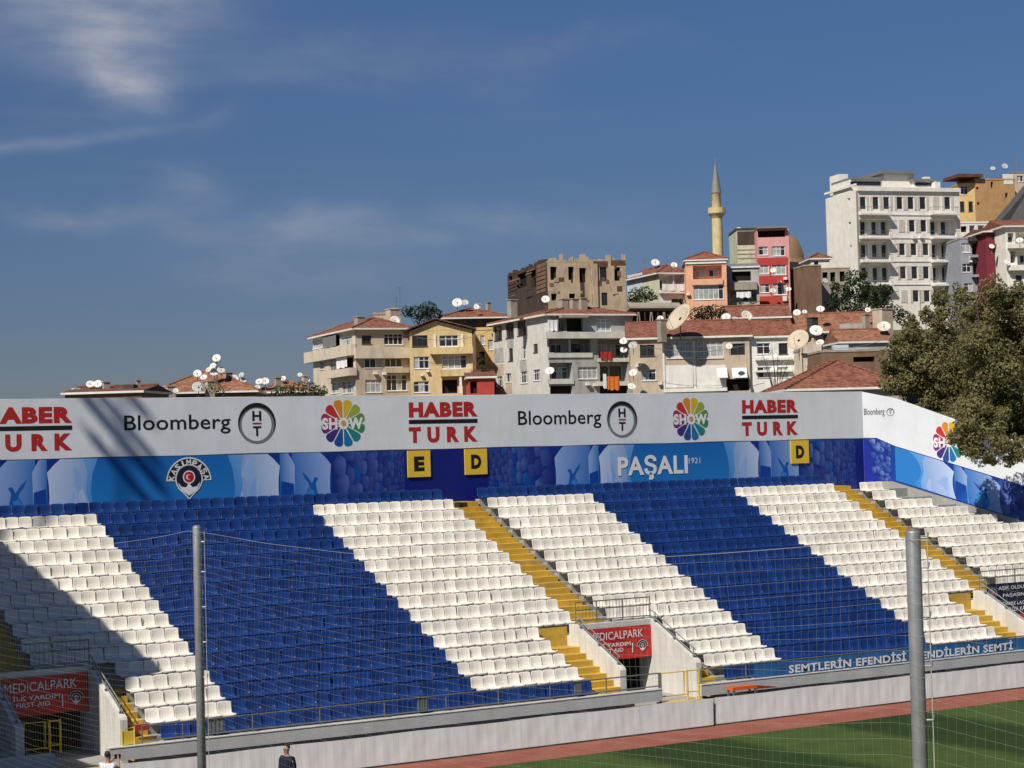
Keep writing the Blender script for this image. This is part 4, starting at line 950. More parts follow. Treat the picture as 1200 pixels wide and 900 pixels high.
def window(root, F, u0, u1, z0, z1, style, n=-0.10, sill=True, lab=None):
    m = M_fdark if style in 'dD' else M_frame; w, h = u1-u0, z1-z0; t = 0.065 if w > 0.7 else 0.05
    b = MB(); 
    b.fbox(F, u0, u1, n-.05, n, z0, z0+t); b.fbox(F, u0, u1, n-.05, n, z1-t, z1); b.fbox(F, u0, u0+t, n-.05, n, z0+t, z1-t); b.fbox(F, u1-t, u1, n-.05, n, z0+t, z1-t)
    nx = max(1, round(w/0.62))
    for i in range(1, nx): u = u0+w*i/nx; b.fbox(F, u-t*.5, u+t*.5, n-.045, n-.004, z0+t, z1-t)
    if h > 1.1 and nx > 1: b.fbox(F, u0+t, u1-t, n-.04, n-.008, z0+h*.70-t*.4, z0+h*.70+t*.4)
    if sill: b.fbox(F, u0-.06, u1+.06, n+.02, .07, z0-.07, z0-.005)
    o = b.build('window', m, root, fix=False)
    k = 0
    for i in range(nx):
        b = MB(); a, c = u0+w*i/nx+t*.3, u0+w*(i+1)/nx-t*.3; b.poly([F.P(a,z0+t*.5,n-.03), F.P(c,z0+t*.5,n-.03), F.P(c,z1-t*.5,n-.03), F.P(a,z1-t*.5,n-.03)])
        b.build('pane', M_curt if (style in 'cC' and hq.random() < .75) or (style == 'w' and hq.random() < .22) else M_glass, o, fix=False)
    return o
class House: pass
def house(name, label, xc, xr, d, th, ytop, zbase, wall, front=(), left=(), xl=None, deep=9.0, roof=None, cat='house', group=None, lwall=None, zt=None):
    """front facade from pixel column xc to xr at distance d, turned th degrees; left face to column xl"""
    th = R(th); H = House(); C = at(xc, ytop, d); du = math.cos(th)*RTH + math.sin(th)*FWH; dl = -math.sin(th)*RTH + math.cos(th)*FWH
    H.F = Frame(C, du, Vector((du.y, -du.x, 0)) if Vector((du.y, -du.x, 0)).dot(FWH) < 0 else Vector((-du.y, du.x, 0))); H.G = Frame(C, dl, -du)
    H.L = H.F.uv(xr, ytop)[0]; H.z1 = zt if zt is not None else C.z; H.z0 = zbase; H.W = H.G.uv(xl, ytop)[0] if xl is not None else deep
    H.du, H.dl, H.C = H.du if hasattr(H, 'du') else du, dl, C
    H.root = thing(name, label, cat, (C.x, C.y, zbase), group)
    b = MB()
    for F, L, specs in ((H.F, H.L, front), (H.G, H.W, left)):
        holes = []
        for sp in specs:
            u0, u1, z0, z1 = F.rect(*sp[:4]); u0, u1 = max(.05, u0), min(L-.05, u1); z0 = max(z0, zbase+.05); z1 = min(z1, H.z1-.05)
            if u1-u0 < .15 or z1-z0 < .15: continue
            st = sp[4]
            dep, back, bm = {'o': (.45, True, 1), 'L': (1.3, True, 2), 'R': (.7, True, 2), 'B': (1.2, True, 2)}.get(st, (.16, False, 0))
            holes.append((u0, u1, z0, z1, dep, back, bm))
            if st in 'wcdCDg': window(H.root, F, u0+.01, u1-.01, z0+.01, z1-.01, st, sill=(st in 'wcd'))
            elif st == 'L':
                for a in ([.5] if u1-u0 < 2.6 else [.27, .73]):
                    uc = u0+(u1-u0)*a; window(H.root, F, uc-.62, uc+.62, z0+.35, z1-.45, hq.choice('wdc'), n=-1.22, sill=False)
        facade(b, F, L, zbase, H.z1, holes, 0 if F is H.F else 3)
    P = [C, C+du*H.L, C+du*H.L+dl*H.W, C+dl*H.W]; H.P = P
    for a, c in ((1, 2), (2, 3)):
        b.poly([(P[a].x,P[a].y,zbase),(P[c].x,P[c].y,zbase),(P[c].x,P[c].y,H.z1),(P[a].x,P[a].y,H.z1)])
    b.poly([(p.x, p.y, H.z1-.02) for p in P])
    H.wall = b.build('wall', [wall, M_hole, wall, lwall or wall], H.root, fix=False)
    if roof: ROOFS[roof[0]](H, *roof[1:])
    return H
def eave(H, over):
    du, dl = H.du, H.dl; o = over
    return [H.P[0]-du*o-dl*o, H.P[1]+du*o-dl*o, H.P[2]+du*o+dl*o, H.P[3]-du*o+dl*o]
def hip(H, rise, over=.5, m=None, fas=None):
    m = m or M_tile; E = eave(H, over); z = H.z1; L, W = H.L+2*over, H.W+2*over; b = MB()
    if L >= W: r0, r1 = (E[0]+E[3])/2 + H.du*W*.45, (E[1]+E[2])/2 - H.du*W*.45
    else: r0, r1 = (E[0]+E[1])/2 + H.dl*L*.45, (E[2]+E[3])/2 - H.dl*L*.45
    v = [(p.x, p.y, z+.14) for p in E] + [(r0.x, r0.y, z+rise), (r1.x, r1.y, z+rise)]
    b.add(v, [(0,1,5,4), (2,3,4,5), (1,2,5), (3,0,4)] if L >= W else [(0,1,4), (2,3,5), (1,2,5,4), (3,0,4,5)])
    rf = b.build('roof', m, H.root, fix=False)
    b = MB(); b.hexa([(p.x,p.y,z-.04) for p in E]+[(p.x,p.y,z+.135) for p in E]); b.build('eave', fas or M_wtrim, rf)
    b = MB(); R4 = [Vector(x) for x in v]
    for a, c in ((0,4),(3,4),(1,5),(2,5),(4,5)) if L >= W else ((0,4),(1,4),(2,5),(3,5),(4,5)): b.tube([R4[a]+Vector((0,0,.03)), R4[c]+Vector((0,0,.03))], .11, 6)
    b.build('ridge_tiles', m, rf); H.roof = rf; H.ridge = (R4[4], R4[5]); return rf
def gable(H, rise, over=.5, m=None, apex=.5):
    m = m or M_tile; E = eave(H, over); z = H.z1; A = E[0].lerp(E[1], apex); B = E[3].lerp(E[2], apex); b = MB()
    for dz in (0, .14):
        b.add([(p.x,p.y,z+dz) for p in E]+[(A.x,A.y,z+rise+dz),(B.x,B.y,z+rise+dz)], [(0,4,5,3), (4,1,2,5)])
    e = [Vector((p.x,p.y,z)) for p in E]; a = Vector((A.x,A.y,z+rise)); u = Vector((0,0,.14))
    b.add([e[0],a,e[1],e[0]+u,a+u,e[1]+u], [(0,1,4,3), (1,2,5,4)])
    rf = b.build('roof', m, H.root, fix=False); H.roof = rf
    b = MB(); p0, p1 = H.P[0], H.P[1]; ap = p0.lerp(p1, apex); k = rise*(H.L)/(H.L+2*over)
    b.poly([(p0.x,p0.y,z-.02),(p1.x,p1.y,z-.02),(ap.x,ap.y,z+k)]); b.build('gable_wall', H.wall.data.materials[0], H.root, fix=False)
def ridge_roof(H, rise, over=.4, m=None, back=1.0):
    """ridge runs along the front; the front slope faces the viewer"""
    m = m or M_tile; E = eave(H, over); z = H.z1; A = E[0].lerp(E[3], .5*back); B = E[1].lerp(E[2], .5*back); b = MB()
    b.add([(p.x,p.y,z+.14) for p in E]+[(A.x,A.y,z+rise),(B.x,B.y,z+rise)], [(0,1,5,4), (2,3,4,5), (1,2,5), (3,0,4)])
    rf = b.build('roof', m, H.root, fix=False); H.roof = rf
    b = MB(); b.hexa([(p.x,p.y,z-.06) for p in E]+[(p.x,p.y,z+.135) for p in E]); b.build('eave', M_wtrim, rf)
    b = MB(); b.tube([(A.x,A.y,z+rise+.03),(B.x,B.y,z+rise+.03)], .12, 6); b.build('ridge_tiles', m, rf)
def flat(H, par=.5, m=None):
    b = MB(); t = .22
    for F, L in ((H.F, H.L), (H.G, H.W)): b.fbox(F, -.06 if F is H.F else t, L+.06, -t, .06, H.z1, H.z1+par)
    b.build('parapet', m or H.wall.data.materials[0], H.root)
ROOFS = {'hip': hip, 'gable': gable, 'ridge': ridge_roof, 'flat': flat}
def slab(H, F, x0, x1, y0, y1, n1, m, name='balcony', n0=-.02, rail=None):
    u0, u1, z0, z1 = F.rect(x0, x1, y0, y1); b = MB(); b.fbox(F, u0, u1, n0, n1, z0, z1); o = b.build(name, m, H.root)
    if rail:
        b = MB(); zt = z1+rail
        b.tube([F.P(u0+.05,zt,0), F.P(u0+.05,zt,n1-.05), F.P(u1-.05,zt,n1-.05), F.P(u1-.05,zt,0)], .03, 5)
        k = max(4, int((u1-u0)/.28))
        for i in range(k+1): u = u0+.05+(u1-u0-.1)*i/k; b.tube([F.P(u,z1,n1-.05), F.P(u,zt,n1-.05)], .016, 4)
        b.build('balcony_rail', M_rail, o)
    return o
def chimney(H, x, y0, y1, d, w=.6, m=None):
    p = at(x, y0, d); q_ = at(x, y1, d); b = MB(); b.box(p.x-w/2, p.x+w/2, p.y-w/2, p.y+w/2, q_.z-.6, p.z-.10); b.box(p.x-w/2-.07, p.x+w/2+.07, p.y-w/2-.07, p.y+w/2+.07, p.z-.10, p.z)
    b.build('chimney', m or M_stone, getattr(H, 'roof', H.root))
def extra(H, name, m, boxes, F=None):
    for x0, x1, y0, y1, n0, n1 in boxes:
        b = MB(); f = F or H.F; u0, u1, z0, z1 = f.rect(x0, x1, y0, y1); b.fbox(f, u0, u1, n0, n1, z0, z1); o = b.build(name, m, H.root)
    return o
def cloth(label, F, x0, x1, y0, y1, n, m, cat='cloth'):
    u0, u1, z0, z1 = F.rect(x0, x1, y0, y1); b = MB(); k = 8
    for i in range(k+1):
        a = i/k; w = .05*math.sin(i*2.1)
        b.v += [tuple(F.P(u0+(u1-u0)*a, z1-.03*math.sin(math.pi*a), n+w*.3)), tuple(F.P(u0+(u1-u0)*a, z0+.08*math.sin(i*1.7), n+w)), tuple(F.P(u0+(u1-u0)*a, z1-.03*math.sin(math.pi*a), n+w*.3-.02)), tuple(F.P(u0+(u1-u0)*a, z0+.08*math.sin(i*1.7), n+w-.02))]
    for i in range(k): a = i*4; b.f += [(a,a+1,a+5,a+4), (a+2,a+6,a+7,a+3)]; b.mi += [0, 0]
    return tag(b.build('hanging_cloth', m, origin=F.P(u0, z0, n), fix=False), label, cat)

# cream corner house, left of the row behind the stand
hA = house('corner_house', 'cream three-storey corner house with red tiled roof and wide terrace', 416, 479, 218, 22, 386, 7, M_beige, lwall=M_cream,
  front=[(424,435,393,403,'d'),(450,472,391,404,'w'),(427,447,416,431,'w'),(451,471,416,430,'w'),(428,447,445,460,'c'),(453,477,439,458,'w')],
  left=[(366,382,397,408,'c'),(384,398,393,406,'o'),(400,413,394,407,'c'),(374,380,423,433,'w'),(386,395,420,436,'w'),(398,414,419,433,'o'),(387,397,448,461,'c'),(401,414,446,461,'c')], xl=366, roof=('hip', 1.5, .5))
extra(hA, 'terrace_parapet', M_cream, [(361,417,408,421,0,.55)], hA.G); extra(hA, 'terrace_parapet', M_cream, [(415,479,407.5,420,0,.55)])
slab(hA, hA.G, 389, 418, 433, 442, .9, M_cream); slab(hA, hA.F, 451, 478, 431, 437, .5, M_beige, 'bay_ledge')
cloth('white sun blind hanging on the cream corner house', hA.G, 396, 409, 419, 431, .25, M_clothw, 'blind'); cloth('dark tarpaulin hung on the top terrace of the cream corner house', hA.G, 381, 397, 392, 407, .35, M_pipe, 'tarpaulin')
chimney(hA, 421, 371, 378, 222, .9); chimney(hA, 460, 362, 380, 226, 1.2, M_beige)
# yellow gabled house
hB = house('gabled_house', 'yellow gabled house beside the cream corner house', 480, 553, 216, 4, 388, 7, M_yellow,
  front=[(483,501,393,406,'d'),(515,537,393,406,'w'),(485,503,418,432,'w'),(518,547,416,432,'c'),(485,503,447,460,'w'),(518,536,445,461,'o')], roof=('gable', 1.25, .5, M_tiled, .42))
slab(hB, hB.F, 504, 554, 407, 415, .8, M_yellow); slab(hB, hB.F, 516, 552, 433, 441, .8, M_yellow); extra(hB, 'pilaster', M_wtrim, [(508,511,392,407,0,.12),(540,543,392,407,0,.12)])
extra(hB, 'porch_column', M_wtrim, [(538,541,441,461,.5,.7)])
# house with long red roof on the ridge behind
hC = house('ridge_house', 'brown house with a long red roof on the ridge above the yellow house', 519, 592, 250, 6, 374, 10, M_brown, front=[(528,538,376,384,'d'),(548,558,376,384,'d'),(566,576,376,384,'d')], roof=('hip', 1.6, .8))
chimney(hC, 560, 356, 364, 254, .5, M_wtrim); chimney(hC, 572, 354, 364, 254, .5)
hCa = house('rooftop_hut', 'small pale hut with clutter above the cream corner house', 437, 470, 235, 3, 369, 10, M_beige, front=[(441,449,373,381,'o')], roof=('flat', .3, M_stone)); extra(hCa, 'water_tank', M_wtrim, [(458,466,361,369,-1.2,0)])
# narrow yellow house and dark red shed
hD = house('narrow_house', 'narrow ochre house squeezed beside the grey-white corner house', 557, 585, 222, -6, 387, 7, M_ochl, front=[(563,568,393,404,'w'),(561,568,412,428,'o'),(572,578,398,410,'w')], roof=('flat', .3))
hD2 = house('red_shed', 'dark red shed under the narrow ochre house', 549, 579, 212, 4, 443, 7, M_redp, front=[(551,559,447,461,'o')], roof=('ridge', .9, .3, M_tiled))
# grey-white corner house
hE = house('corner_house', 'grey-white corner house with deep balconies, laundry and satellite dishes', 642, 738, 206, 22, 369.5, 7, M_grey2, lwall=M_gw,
  front=[(646,664,373,388,'L'),(664,683,373,388,'o'),(699,716,374,388,'c'),(643,692,397.5,418,'L'),(701,736,398,421,'L'),(644,671,425,449,'L'),(677.5,700,430,444,'c'),(703,736,424,449,'L'),(645,671,452,462,'o'),(703,736,452,462,'o')],
  left=[(579,588,382,399,'d'),(592.5,602,378.5,396,'d'),(606,616,375,393,'d'),(596,601,408,423,'d'),(612,616.5,406,421,'w'),(625,630,403,413,'d'),(582,588.5,441,453,'w'),(593,599,437.5,448,'w'),(610,618,435,449,'w'),(625,633,433,446,'w')], xl=577, roof=('hip', 1.35, .55))
extra(hE, 'terrace_edge', M_gw, [(636,738,389.5,397,0,.9)]); extra(hE, 'balcony_edge', M_gw, [(641,694,413,419,.0,.12),(700,737,419.5,424,0,.12),(641,672,444,450,0,.12),(700,737,447,452,0,.12)])
extra(hE, 'balcony_column', M_gw, [(666.5,668.5,398,413,-.1,.05)]); extra(hE, 'awning', M_stone, [(653,684,370,373,0,1.3)])
extra(hE, 'plaster_patch', M_grey2, [(579,590,408,425,0,.02),(594.5,602,397.5,407,0,.02),(609,617,422,434,0,.02)], hE.G); extra(hE, 'plaster_patch', M_beige, [(593,600,448,461,0,.025),(578,590,427,440,0,.02)], hE.G)
for x, a, c in ((600,351,366),(660,350,364),(672,350,364),(682,349,366)): chimney(hE, x, a, c, 210, .8)
cloth('orange blanket hung over a balcony of the grey-white corner house', hE.F, 711, 725, 441, 457, .2, M_clotho, 'blanket'); cloth('white towel hung beside the orange blanket on the balcony', hE.F, 706, 710, 438, 455, .2, M_clothw, 'towel')
cloth('pale cloth hung on the top terrace of the grey-white corner house', hE.F, 640, 652, 375, 388, .5, M_clothw); cloth('red cloth hung on the upper balcony of the grey-white corner house', hE.F, 703, 717, 412, 422, .2, M_redc)
# long red-roofed row
hF = house('row_house', 'long beige row house with one wide red roof carrying the giant dish', 738, 878, 203, -2, 398, 7, M_beige,
  front=[(750,767,404,417.5,'d'),(752,769,433,446,'w'),(780,811,400,418,'C'),(817,848,400,418,'C'),(856,873,402.5,416,'D'),(844,878,444,458,'o'),(781,812,429,453,'R'),(817,851,429,453,'R')], roof=('ridge', 2.0, .35, None, 1.0))
extra(hF, 'roller_shutter', M_wtrim, [(780,812,428,454,-.12,.05),(816,851,428,454,-.12,.05)]); extra(hF, 'drainpipe', M_wtrim, [(777,779,398,460,0,.12),(812.5,815,400,455,0,.12)])
extra(hF, 'ledge', M_wtrim, [(780,852,455,459,0,.25),(781,812,419,420.5,0,.1),(817,848,419,420.5,0,.1)])
for k, (x0, x1) in enumerate(((840,852),(857.5,875))):
    u0, u1, z0, z1 = hF.F.rect(x0, x1, 431, 442.5); b = MB(); b.add([hF.F.P(u0,z1,.02), hF.F.P(u1,z1,.02), hF.F.P(u1,z0,.9), hF.F.P(u0,z0,.9), hF.F.P(u0,z1-.05,.02), hF.F.P(u1,z1-.05,.02), hF.F.P(u1,z0-.05,.9), hF.F.P(u0,z0-.05,.9)], [(0,1,2,3),(4,5,6,7),(0,1,5,4),(1,2,6,5),(2,3,7,6),(3,0,4,7)]); b.build('awning', M_clothw, hF.root)
chimney(hF, 775, 374, 394, 202, .7)
hF2 = house('row_house', 'white end house of the row with arched trellis and small windows', 878, 930, 203, -1, 396, 7, M_wtrim, front=[(887,902.5,402,415,'w'),(912.5,923,402,415,'d'),(887.5,903,430,442.5,'w'),(911,924,430,442.5,'w')], roof=('ridge', 2.0, .3))
extra(hF2, 'shop_blind', M_wtrim, [(885,928,419,422,0,.45),(885,928,433.5,436,0,.4)])
# ruined tall house on the ridge
hG = house('ruined_house', 'roofless ruined house with empty windows and burnt side, on the ridge', 641, 733, 242, 14, 307, 14, M_ruin, lwall=M_burn, cat='ruin',
  front=[(645,652.5,312.5,328,'o'),(666,672.5,312.5,328,'o'),(679,687,314,331,'o'),(703,711,313,327.5,'d'),(720,727,313,329,'o'),(646,652.5,344,352,'o'),(667,674,344,352,'o'),(694,697.5,344,358,'o'),(705,712,343,358,'D')],
  left=[(596,600,322,336,'o'),(606,617,320,337,'o'),(622,628,315,337,'o')], xl=594)
q = random.Random(9)
def ragged(F, L, off, lo, hi):
    pts = [(off, hG.z1-.05)]; u, h = off, q.uniform(lo, hi)
    while u < L-.1:
        pts.append((u, hG.z1+h)); w = q.uniform(.12, .8); u = min(L, u+w); pts.append((u, hG.z1+h+q.uniform(-.06, .06)))
        h = q.uniform(lo, hi) if q.random() < .75 else hi*q.uniform(1.2, 1.9)
    pts.append((L, hG.z1-.05)); b = MB(); b.prism(F, pts, -.40, 0.0); return b
ragged(hG.G, hG.W, .42, 0.0, .35).build('broken_wall_top', M_burn, hG.root)
b = ragged(hG.F, hG.L, 0.0, .02, .5)
b.build('broken_wall_top', M_ruin, hG.root)
for k in range(16):
    x0 = q.uniform(642, 726); y0 = q.uniform(309, 356); extra(hG, 'fallen_plaster', (M_brown, M_tiled, M_stone)[k % 3], [(x0, x0+q.uniform(1.5, 6), y0, y0+q.uniform(1.5, 6), 0, .012+.004*k)])
for k in range(10):
    x0 = q.uniform(595, 632); y0 = q.uniform(312, 352); extra(hG, 'charred_board', (M_burn, M_brown)[k % 2], [(x0, x0+q.uniform(3, 9), y0, y0+q.uniform(1, 2.5), 0, .03+.01*k)], hG.G)
extra(hG, 'timber_boarding', M_brown, [(629,640,y,y+4,0,.05+.02*(k%2)) for k, y in enumerate(range(309,340,5))], hG.G); extra(hG, 'timber_boarding', M_burn, [(596,606,330+k*4,333+k*4,0,.06) for k in range(3)], hG.G)
extra(hG, 'dark_strip', M_burn, [(680,685,331,350,0,.02)]); extra(hG, 'brick_patch', M_tiled, [(695,712,306,313,0,.03),(716,733,305,311,0,.03),(655,661,325,330,0,.02)])  # narrow dark strip below the opening, brick-coloured patches beside it
extra(hG, 'bay', M_ruin, [(694,700,309,360,0,.25)])
# green and white house with red roof
hH = house('hill_house', 'pale green house with tiled roof and laundry on its balcony', 772, 803, 252, 20, 321, 14, M_wtrim, lwall=M_pgreen, front=[(773,789,323,340,'L'),(790,802,322,338,'L'),(787,801,350,358,'o')], xl=735, roof=('hip', 1.3, .5))
slab(hH, hH.F, 772, 803, 341, 344, .5, M_wtrim); cloth('row of white laundry on the pale green house balcony', hH.F, 774, 802, 333, 341, .55, M_clothw, 'laundry'); extra(hH, 'side_paint', M_pblue, [(735,753,321,345,0,.03)], hH.G)
# salmon house
hI = house('hill_house', 'salmon house with two wide glazed balconies under the minaret', 803, 851, 248, -3, 306, 14, M_salmon, front=[(812,846,311,327,'L'),(813,848,334,351,'c')], roof=('hip', 1.3, .25))
extra(hI, 'balcony_front', M_salmon, [(811,847,327,334,0,.25)]); extra(hI, 'cornice', M_wtrim, [(803,851,307,309,0,.15)])
# grey house
hJ = house('hill_house', 'grey house with a dark verandah between the salmon and the red house', 851, 889, 250, -4, 314, 14, M_grey2, front=[(858,880,318,329,'o'),(856,887,341,354,'L')], roof=('ridge', .8, .2, M_lead))
slab(hJ, hJ.F, 853, 887, 331, 340, .5, M_stone); cloth('white sheet drying on the grey house', hJ.F, 863, 880, 342, 349, .3, M_clothw, 'sheet')
# pale green tower house and red-pink house
hK = house('tower_house', 'tall pale green house with a burnt top storey beside the red house', 863, 888, 266, 2, 270, 16, M_pgreen, front=[(866,884,273,285,'o')], roof=('flat', .3, M_burn), deep=7)
extra(hK, 'burnt_patch', M_burn, [(864,887,271,287,0,.03)]); extra(hK, 'ledge', M_stone, [(864,887,292+k*5,293+k*5,0,.06) for k in range(3)])
hL = house('tower_house', 'tall red and pink house with white windows in front of the dome', 887, 924, 262, -2, 268, 16, M_pink, deep=7,
  front=[(888,920,270,278,'o'),(889,900,289,299,'w'),(904.5,920,288.5,300,'c'),(889,901,311,321,'w'),(904.5,921,310,322,'c'),(891,902,333,343,'c'),(905.5,922,332,345.5,'c')], roof=('flat', .2, M_lead))
for y0, y1 in ((301,310.5),(322,332.5),(346,364)): extra(hL, 'red_band', M_redp, [(887.3,923.7,y0+1,y1,0,.04)])
extra(hL, 'red_band', M_redp, [(887.3,889,311,346,0,.035),(902.3,904,311,346,0,.035),(922.3,923.7,311,346,0,.035)]); extra(hL, 'roof_canopy', M_lead, [(886,921,266,268,-.2,.8)])
extra(hL, 'air_conditioner', M_wtrim, [(917,922,347,353,0,.4),(916,921,357,362,0,.35)])
# mosque dome and its dark drum
p = at(922, 300, 282); t = thing('mosque', 'weathered brick dome on a dark walled mosque beside the red house', 'mosque', (p.x, p.y, 16))
b = MB(); b.lathe((p.x,p.y,0), [(2.6, at(922,310,282).z-.3), (2.55, at(922,308,282).z)] + [(2.5*math.cos(R(a)), at(922,308,282).z+4.1*math.sin(R(a))) for a in range(0, 90, 9)] + [(.05, at(922,308,282).z+4.15)], 20); b.build('dome', plaster('dome_brick', (0.22, 0.14, 0.09), .6), t, smooth=True)
b = MB(); pz = at(922,309,282).z; b.box(p.x-2.6, p.x+2.6, p.y-2.6, p.y+2.6, 14, pz); b.build('drum_wall', M_darkw, t); b = MB(); b.tube([(p.x,p.y,pz+4),(p.x,p.y,pz+5.2)], [.08,.02], 6); b.build('finial', M_lead, t)
# minaret
p = at(841.5, 302, 288); zz = lambda y: at(840, y, 288).z; t = thing('minaret', 'slender yellow stone minaret with grey cone and balcony', 'minaret', (p.x, p.y, 16))
b = MB(); b.lathe((p.x,p.y,0), [(.95,14),(.80,zz(302)),(.76,zz(255))], 16); b.build('shaft', M_min, t, smooth=True)
b = MB(); b.lathe((p.x,p.y,0), [(.76,zz(256)),(.95,zz(253.5)),(1.2,zz(251)),(1.28,zz(250)),(1.28,zz(243.5)),(1.14,zz(243.5)),(1.14,zz(249)),(.5,zz(249))], 16); b.build('gallery', M_min, t)
b = MB(); b.lathe((p.x,p.y,0), [(.70,zz(250)),(.68,zz(226)),(.74,zz(225.5))], 16); b.build('upper_shaft', M_min, t, smooth=True)
b = MB(); b.lathe((p.x,p.y,0), [(.78,zz(226)),(.74,zz(224.5)),(.40,zz(206)),(.10,zz(193)),(.02,zz(191))], 16); b.build('cone', M_lead, t, smooth=True)
b = MB(); b.lathe((p.x,p.y,0), [(.04,zz(193)),(.13,zz(190.5)),(.05,zz(189)),(.09,zz(187.5)),(.01,zz(184))], 8); b.build('finial', M_lead, t, smooth=True)
# brown windowless wall and small house behind
hM = house('old_house', 'windowless brown brick house wall beside the dark bushy tree', 943, 962, 258, 10, 312, 15, M_brown, deep=6, roof=('flat', .2, M_stone))
hM2 = house('hill_house', 'small cream house with red roof behind the brown brick wall', 950, 972, 270, 4, 304, 15, M_apt, front=[(954,959,306,311,'d')], deep=6, roof=('hip', .9, .3))
hM3 = house('old_house', 'low ruined stone wall with broken openings next to the brown brick wall', 961, 996, 262, 3, 315, 15, M_stone, cat='ruin', front=[(964,970,319,332,'o'),(973,979,319,330,'o'),(984,990,318,330,'o')], deep=4, roof=('flat', .15, M_beige))
# white apartment block with shutters
hN = house('apartment_block', 'tall ivory apartment block with shuttered windows and corner balconies', 1004.5, 1124, 276, 16, 222, 15, M_apt, cat='building', xl=967,
  front=[(1007,1043,257,276,'B'),(1007,1043,283,304,'B'),(1008,1043,310,331,'B'),(1009,1043,337,358,'B'),(1090,1121,257,276,'B'),(1092,1122,283,304,'B'),(1093,1123,310,331,'B'),(1094,1123,337,358,'B')]
   + [(x,x+7,230.5,245.5,'g') for x in (1008,1023,1035.5,1051,1064,1078,1107)] + [(x,x+7,257.5,272,'g') for x in (1065.5,1079)] + [(x,x+7,285,299.5,'g') for x in (1054,1067.5,1081.5)]
   + [(x,x+7,312,327,'g') for x in (1055,1068.5,1082)] + [(x,x+7,340,354,'g') for x in (1070,1083)],
  left=[(993,996,232,235,'o'),(994,997,260,263,'o'),(995.5,998,287,290,'o')])
def shut(H, x0, x1, y0, y1, n=0.0):
    extra(H, 'shutter', M_stut, [(x0,x1,y0,y1,n,n+.06)])
M_stut = mat('shutter_paint', (0.52, 0.49, 0.44), 0.7, 0.2, 0.08, 3)
for row, xs, y0, y1 in (('a',(1008,1023,1035.5,1051,1064,1078,1107),230,246),('b',(1065.5,1079),257,272.5),('c',(1054,1067.5,1081.5),284.5,300),('d',(1055,1068.5,1082),311.5,327.5),('e',(1070,1083),339.5,354.5)):
    for x in xs: shut(hN, x-3, x-.4, y0, y1); shut(hN, x+7.4, x+10, y0, y1)
for x, y in ((1053,257.5),(1093,230.5),(1056,340)): shut(hN, x, x+3.4, y, y+14.5); shut(hN, x+3.7, x+7, y, y+14.5)
for y in (257, 284, 311, 338):                     # windows and doors at the back of the balcony bays
    dx = (y-257)*.028
    for x in (1012, 1025, 1036, 1094, 1106.5):
        u0, u1, z0, z1 = hN.F.rect(x+dx, x+dx+6, y+1.5, y+17); window(hN.root, hN.F, u0, u1, z0, z1, 'g', n=-1.12, sill=False); shut(hN, x+dx+6.3, x+dx+8.6, y+2, y+17, -1.19)
for y in (245.5, 273.5, 301, 328.5):
    dx = (y-245)*.028
    slab(hN, hN.F, 1006+dx, 1041+dx, y+5, y+7, 1.15, M_wtrim, rail=.85); slab(hN, hN.F, 1089+dx, 1120+dx, y+5, y+7, 1.15, M_wtrim, rail=.85)
for y in (251, 278, 305.5, 332.5): extra(hN, 'string_course', M_wtrim, [(1043,1090,y,y+1.4,0,.10)])
extra(hN, 'cornice', M_wtrim, [(1004,1124.5,220,224.5,0,.35)]); extra(hN, 'cornice', M_wtrim, [(967,1004,220.5,223,0,.2)], hN.G)
extra(hN, 'drainpipe', M_stone, [(1005,1006.2,224,362,0,.12)])
def upper(H, name, x0, x1, y0, y1, n0, n1, m):
    f = Frame(H.F.P(0, 0, n1), H.F.du, H.F.n); u0, u1, z0, z1 = f.rect(x0, x1, y0, y1); b = MB(); b.fbox(f, max(0.1, u0), min(H.L-.1, u1), n0-n1, 0, max(z0-.3, H.z1-.1) if y1 > 218 else z0, z1); return b.build(name, m, H.root)
upper(hN, 'penthouse', 1036, 1071, 203, 222, -9, -3.0, M_apt); upper(hN, 'penthouse_roof', 1033, 1072, 200, 203.5, -9.5, -2.4, M_pipe); upper(hN, 'roof_storey', 993, 1033, 210, 222, -8, -2.2, M_apt); upper(hN, 'roof_glazing', 996, 1032, 213, 217, -2.3, -2.1, M_glass)
upper(hN, 'roof_sheet', 991, 1034, 207.5, 210, -8.5, -1.8, M_pipe); upper(hN, 'roof_storey', 1071, 1096, 212, 222, -8, -2.2, M_apt); upper(hN, 'roof_glazing', 1073, 1094, 214, 217.5, -2.3, -2.1, M_glass); upper(hN, 'roof_sheet', 1070, 1095, 209.5, 212, -8.5, -1.8, M_pipe)
upper(hN, 'stair_tower', 983, 994, 204, 224, -10.5, -7.5, M_apt); upper(hN, 'stair_tower', 1084, 1090, 207, 213, -3, -2, M_wtrim); upper(hN, 'roof_wall', 1096, 1102, 213, 222, -4, -1, M_wtrim)
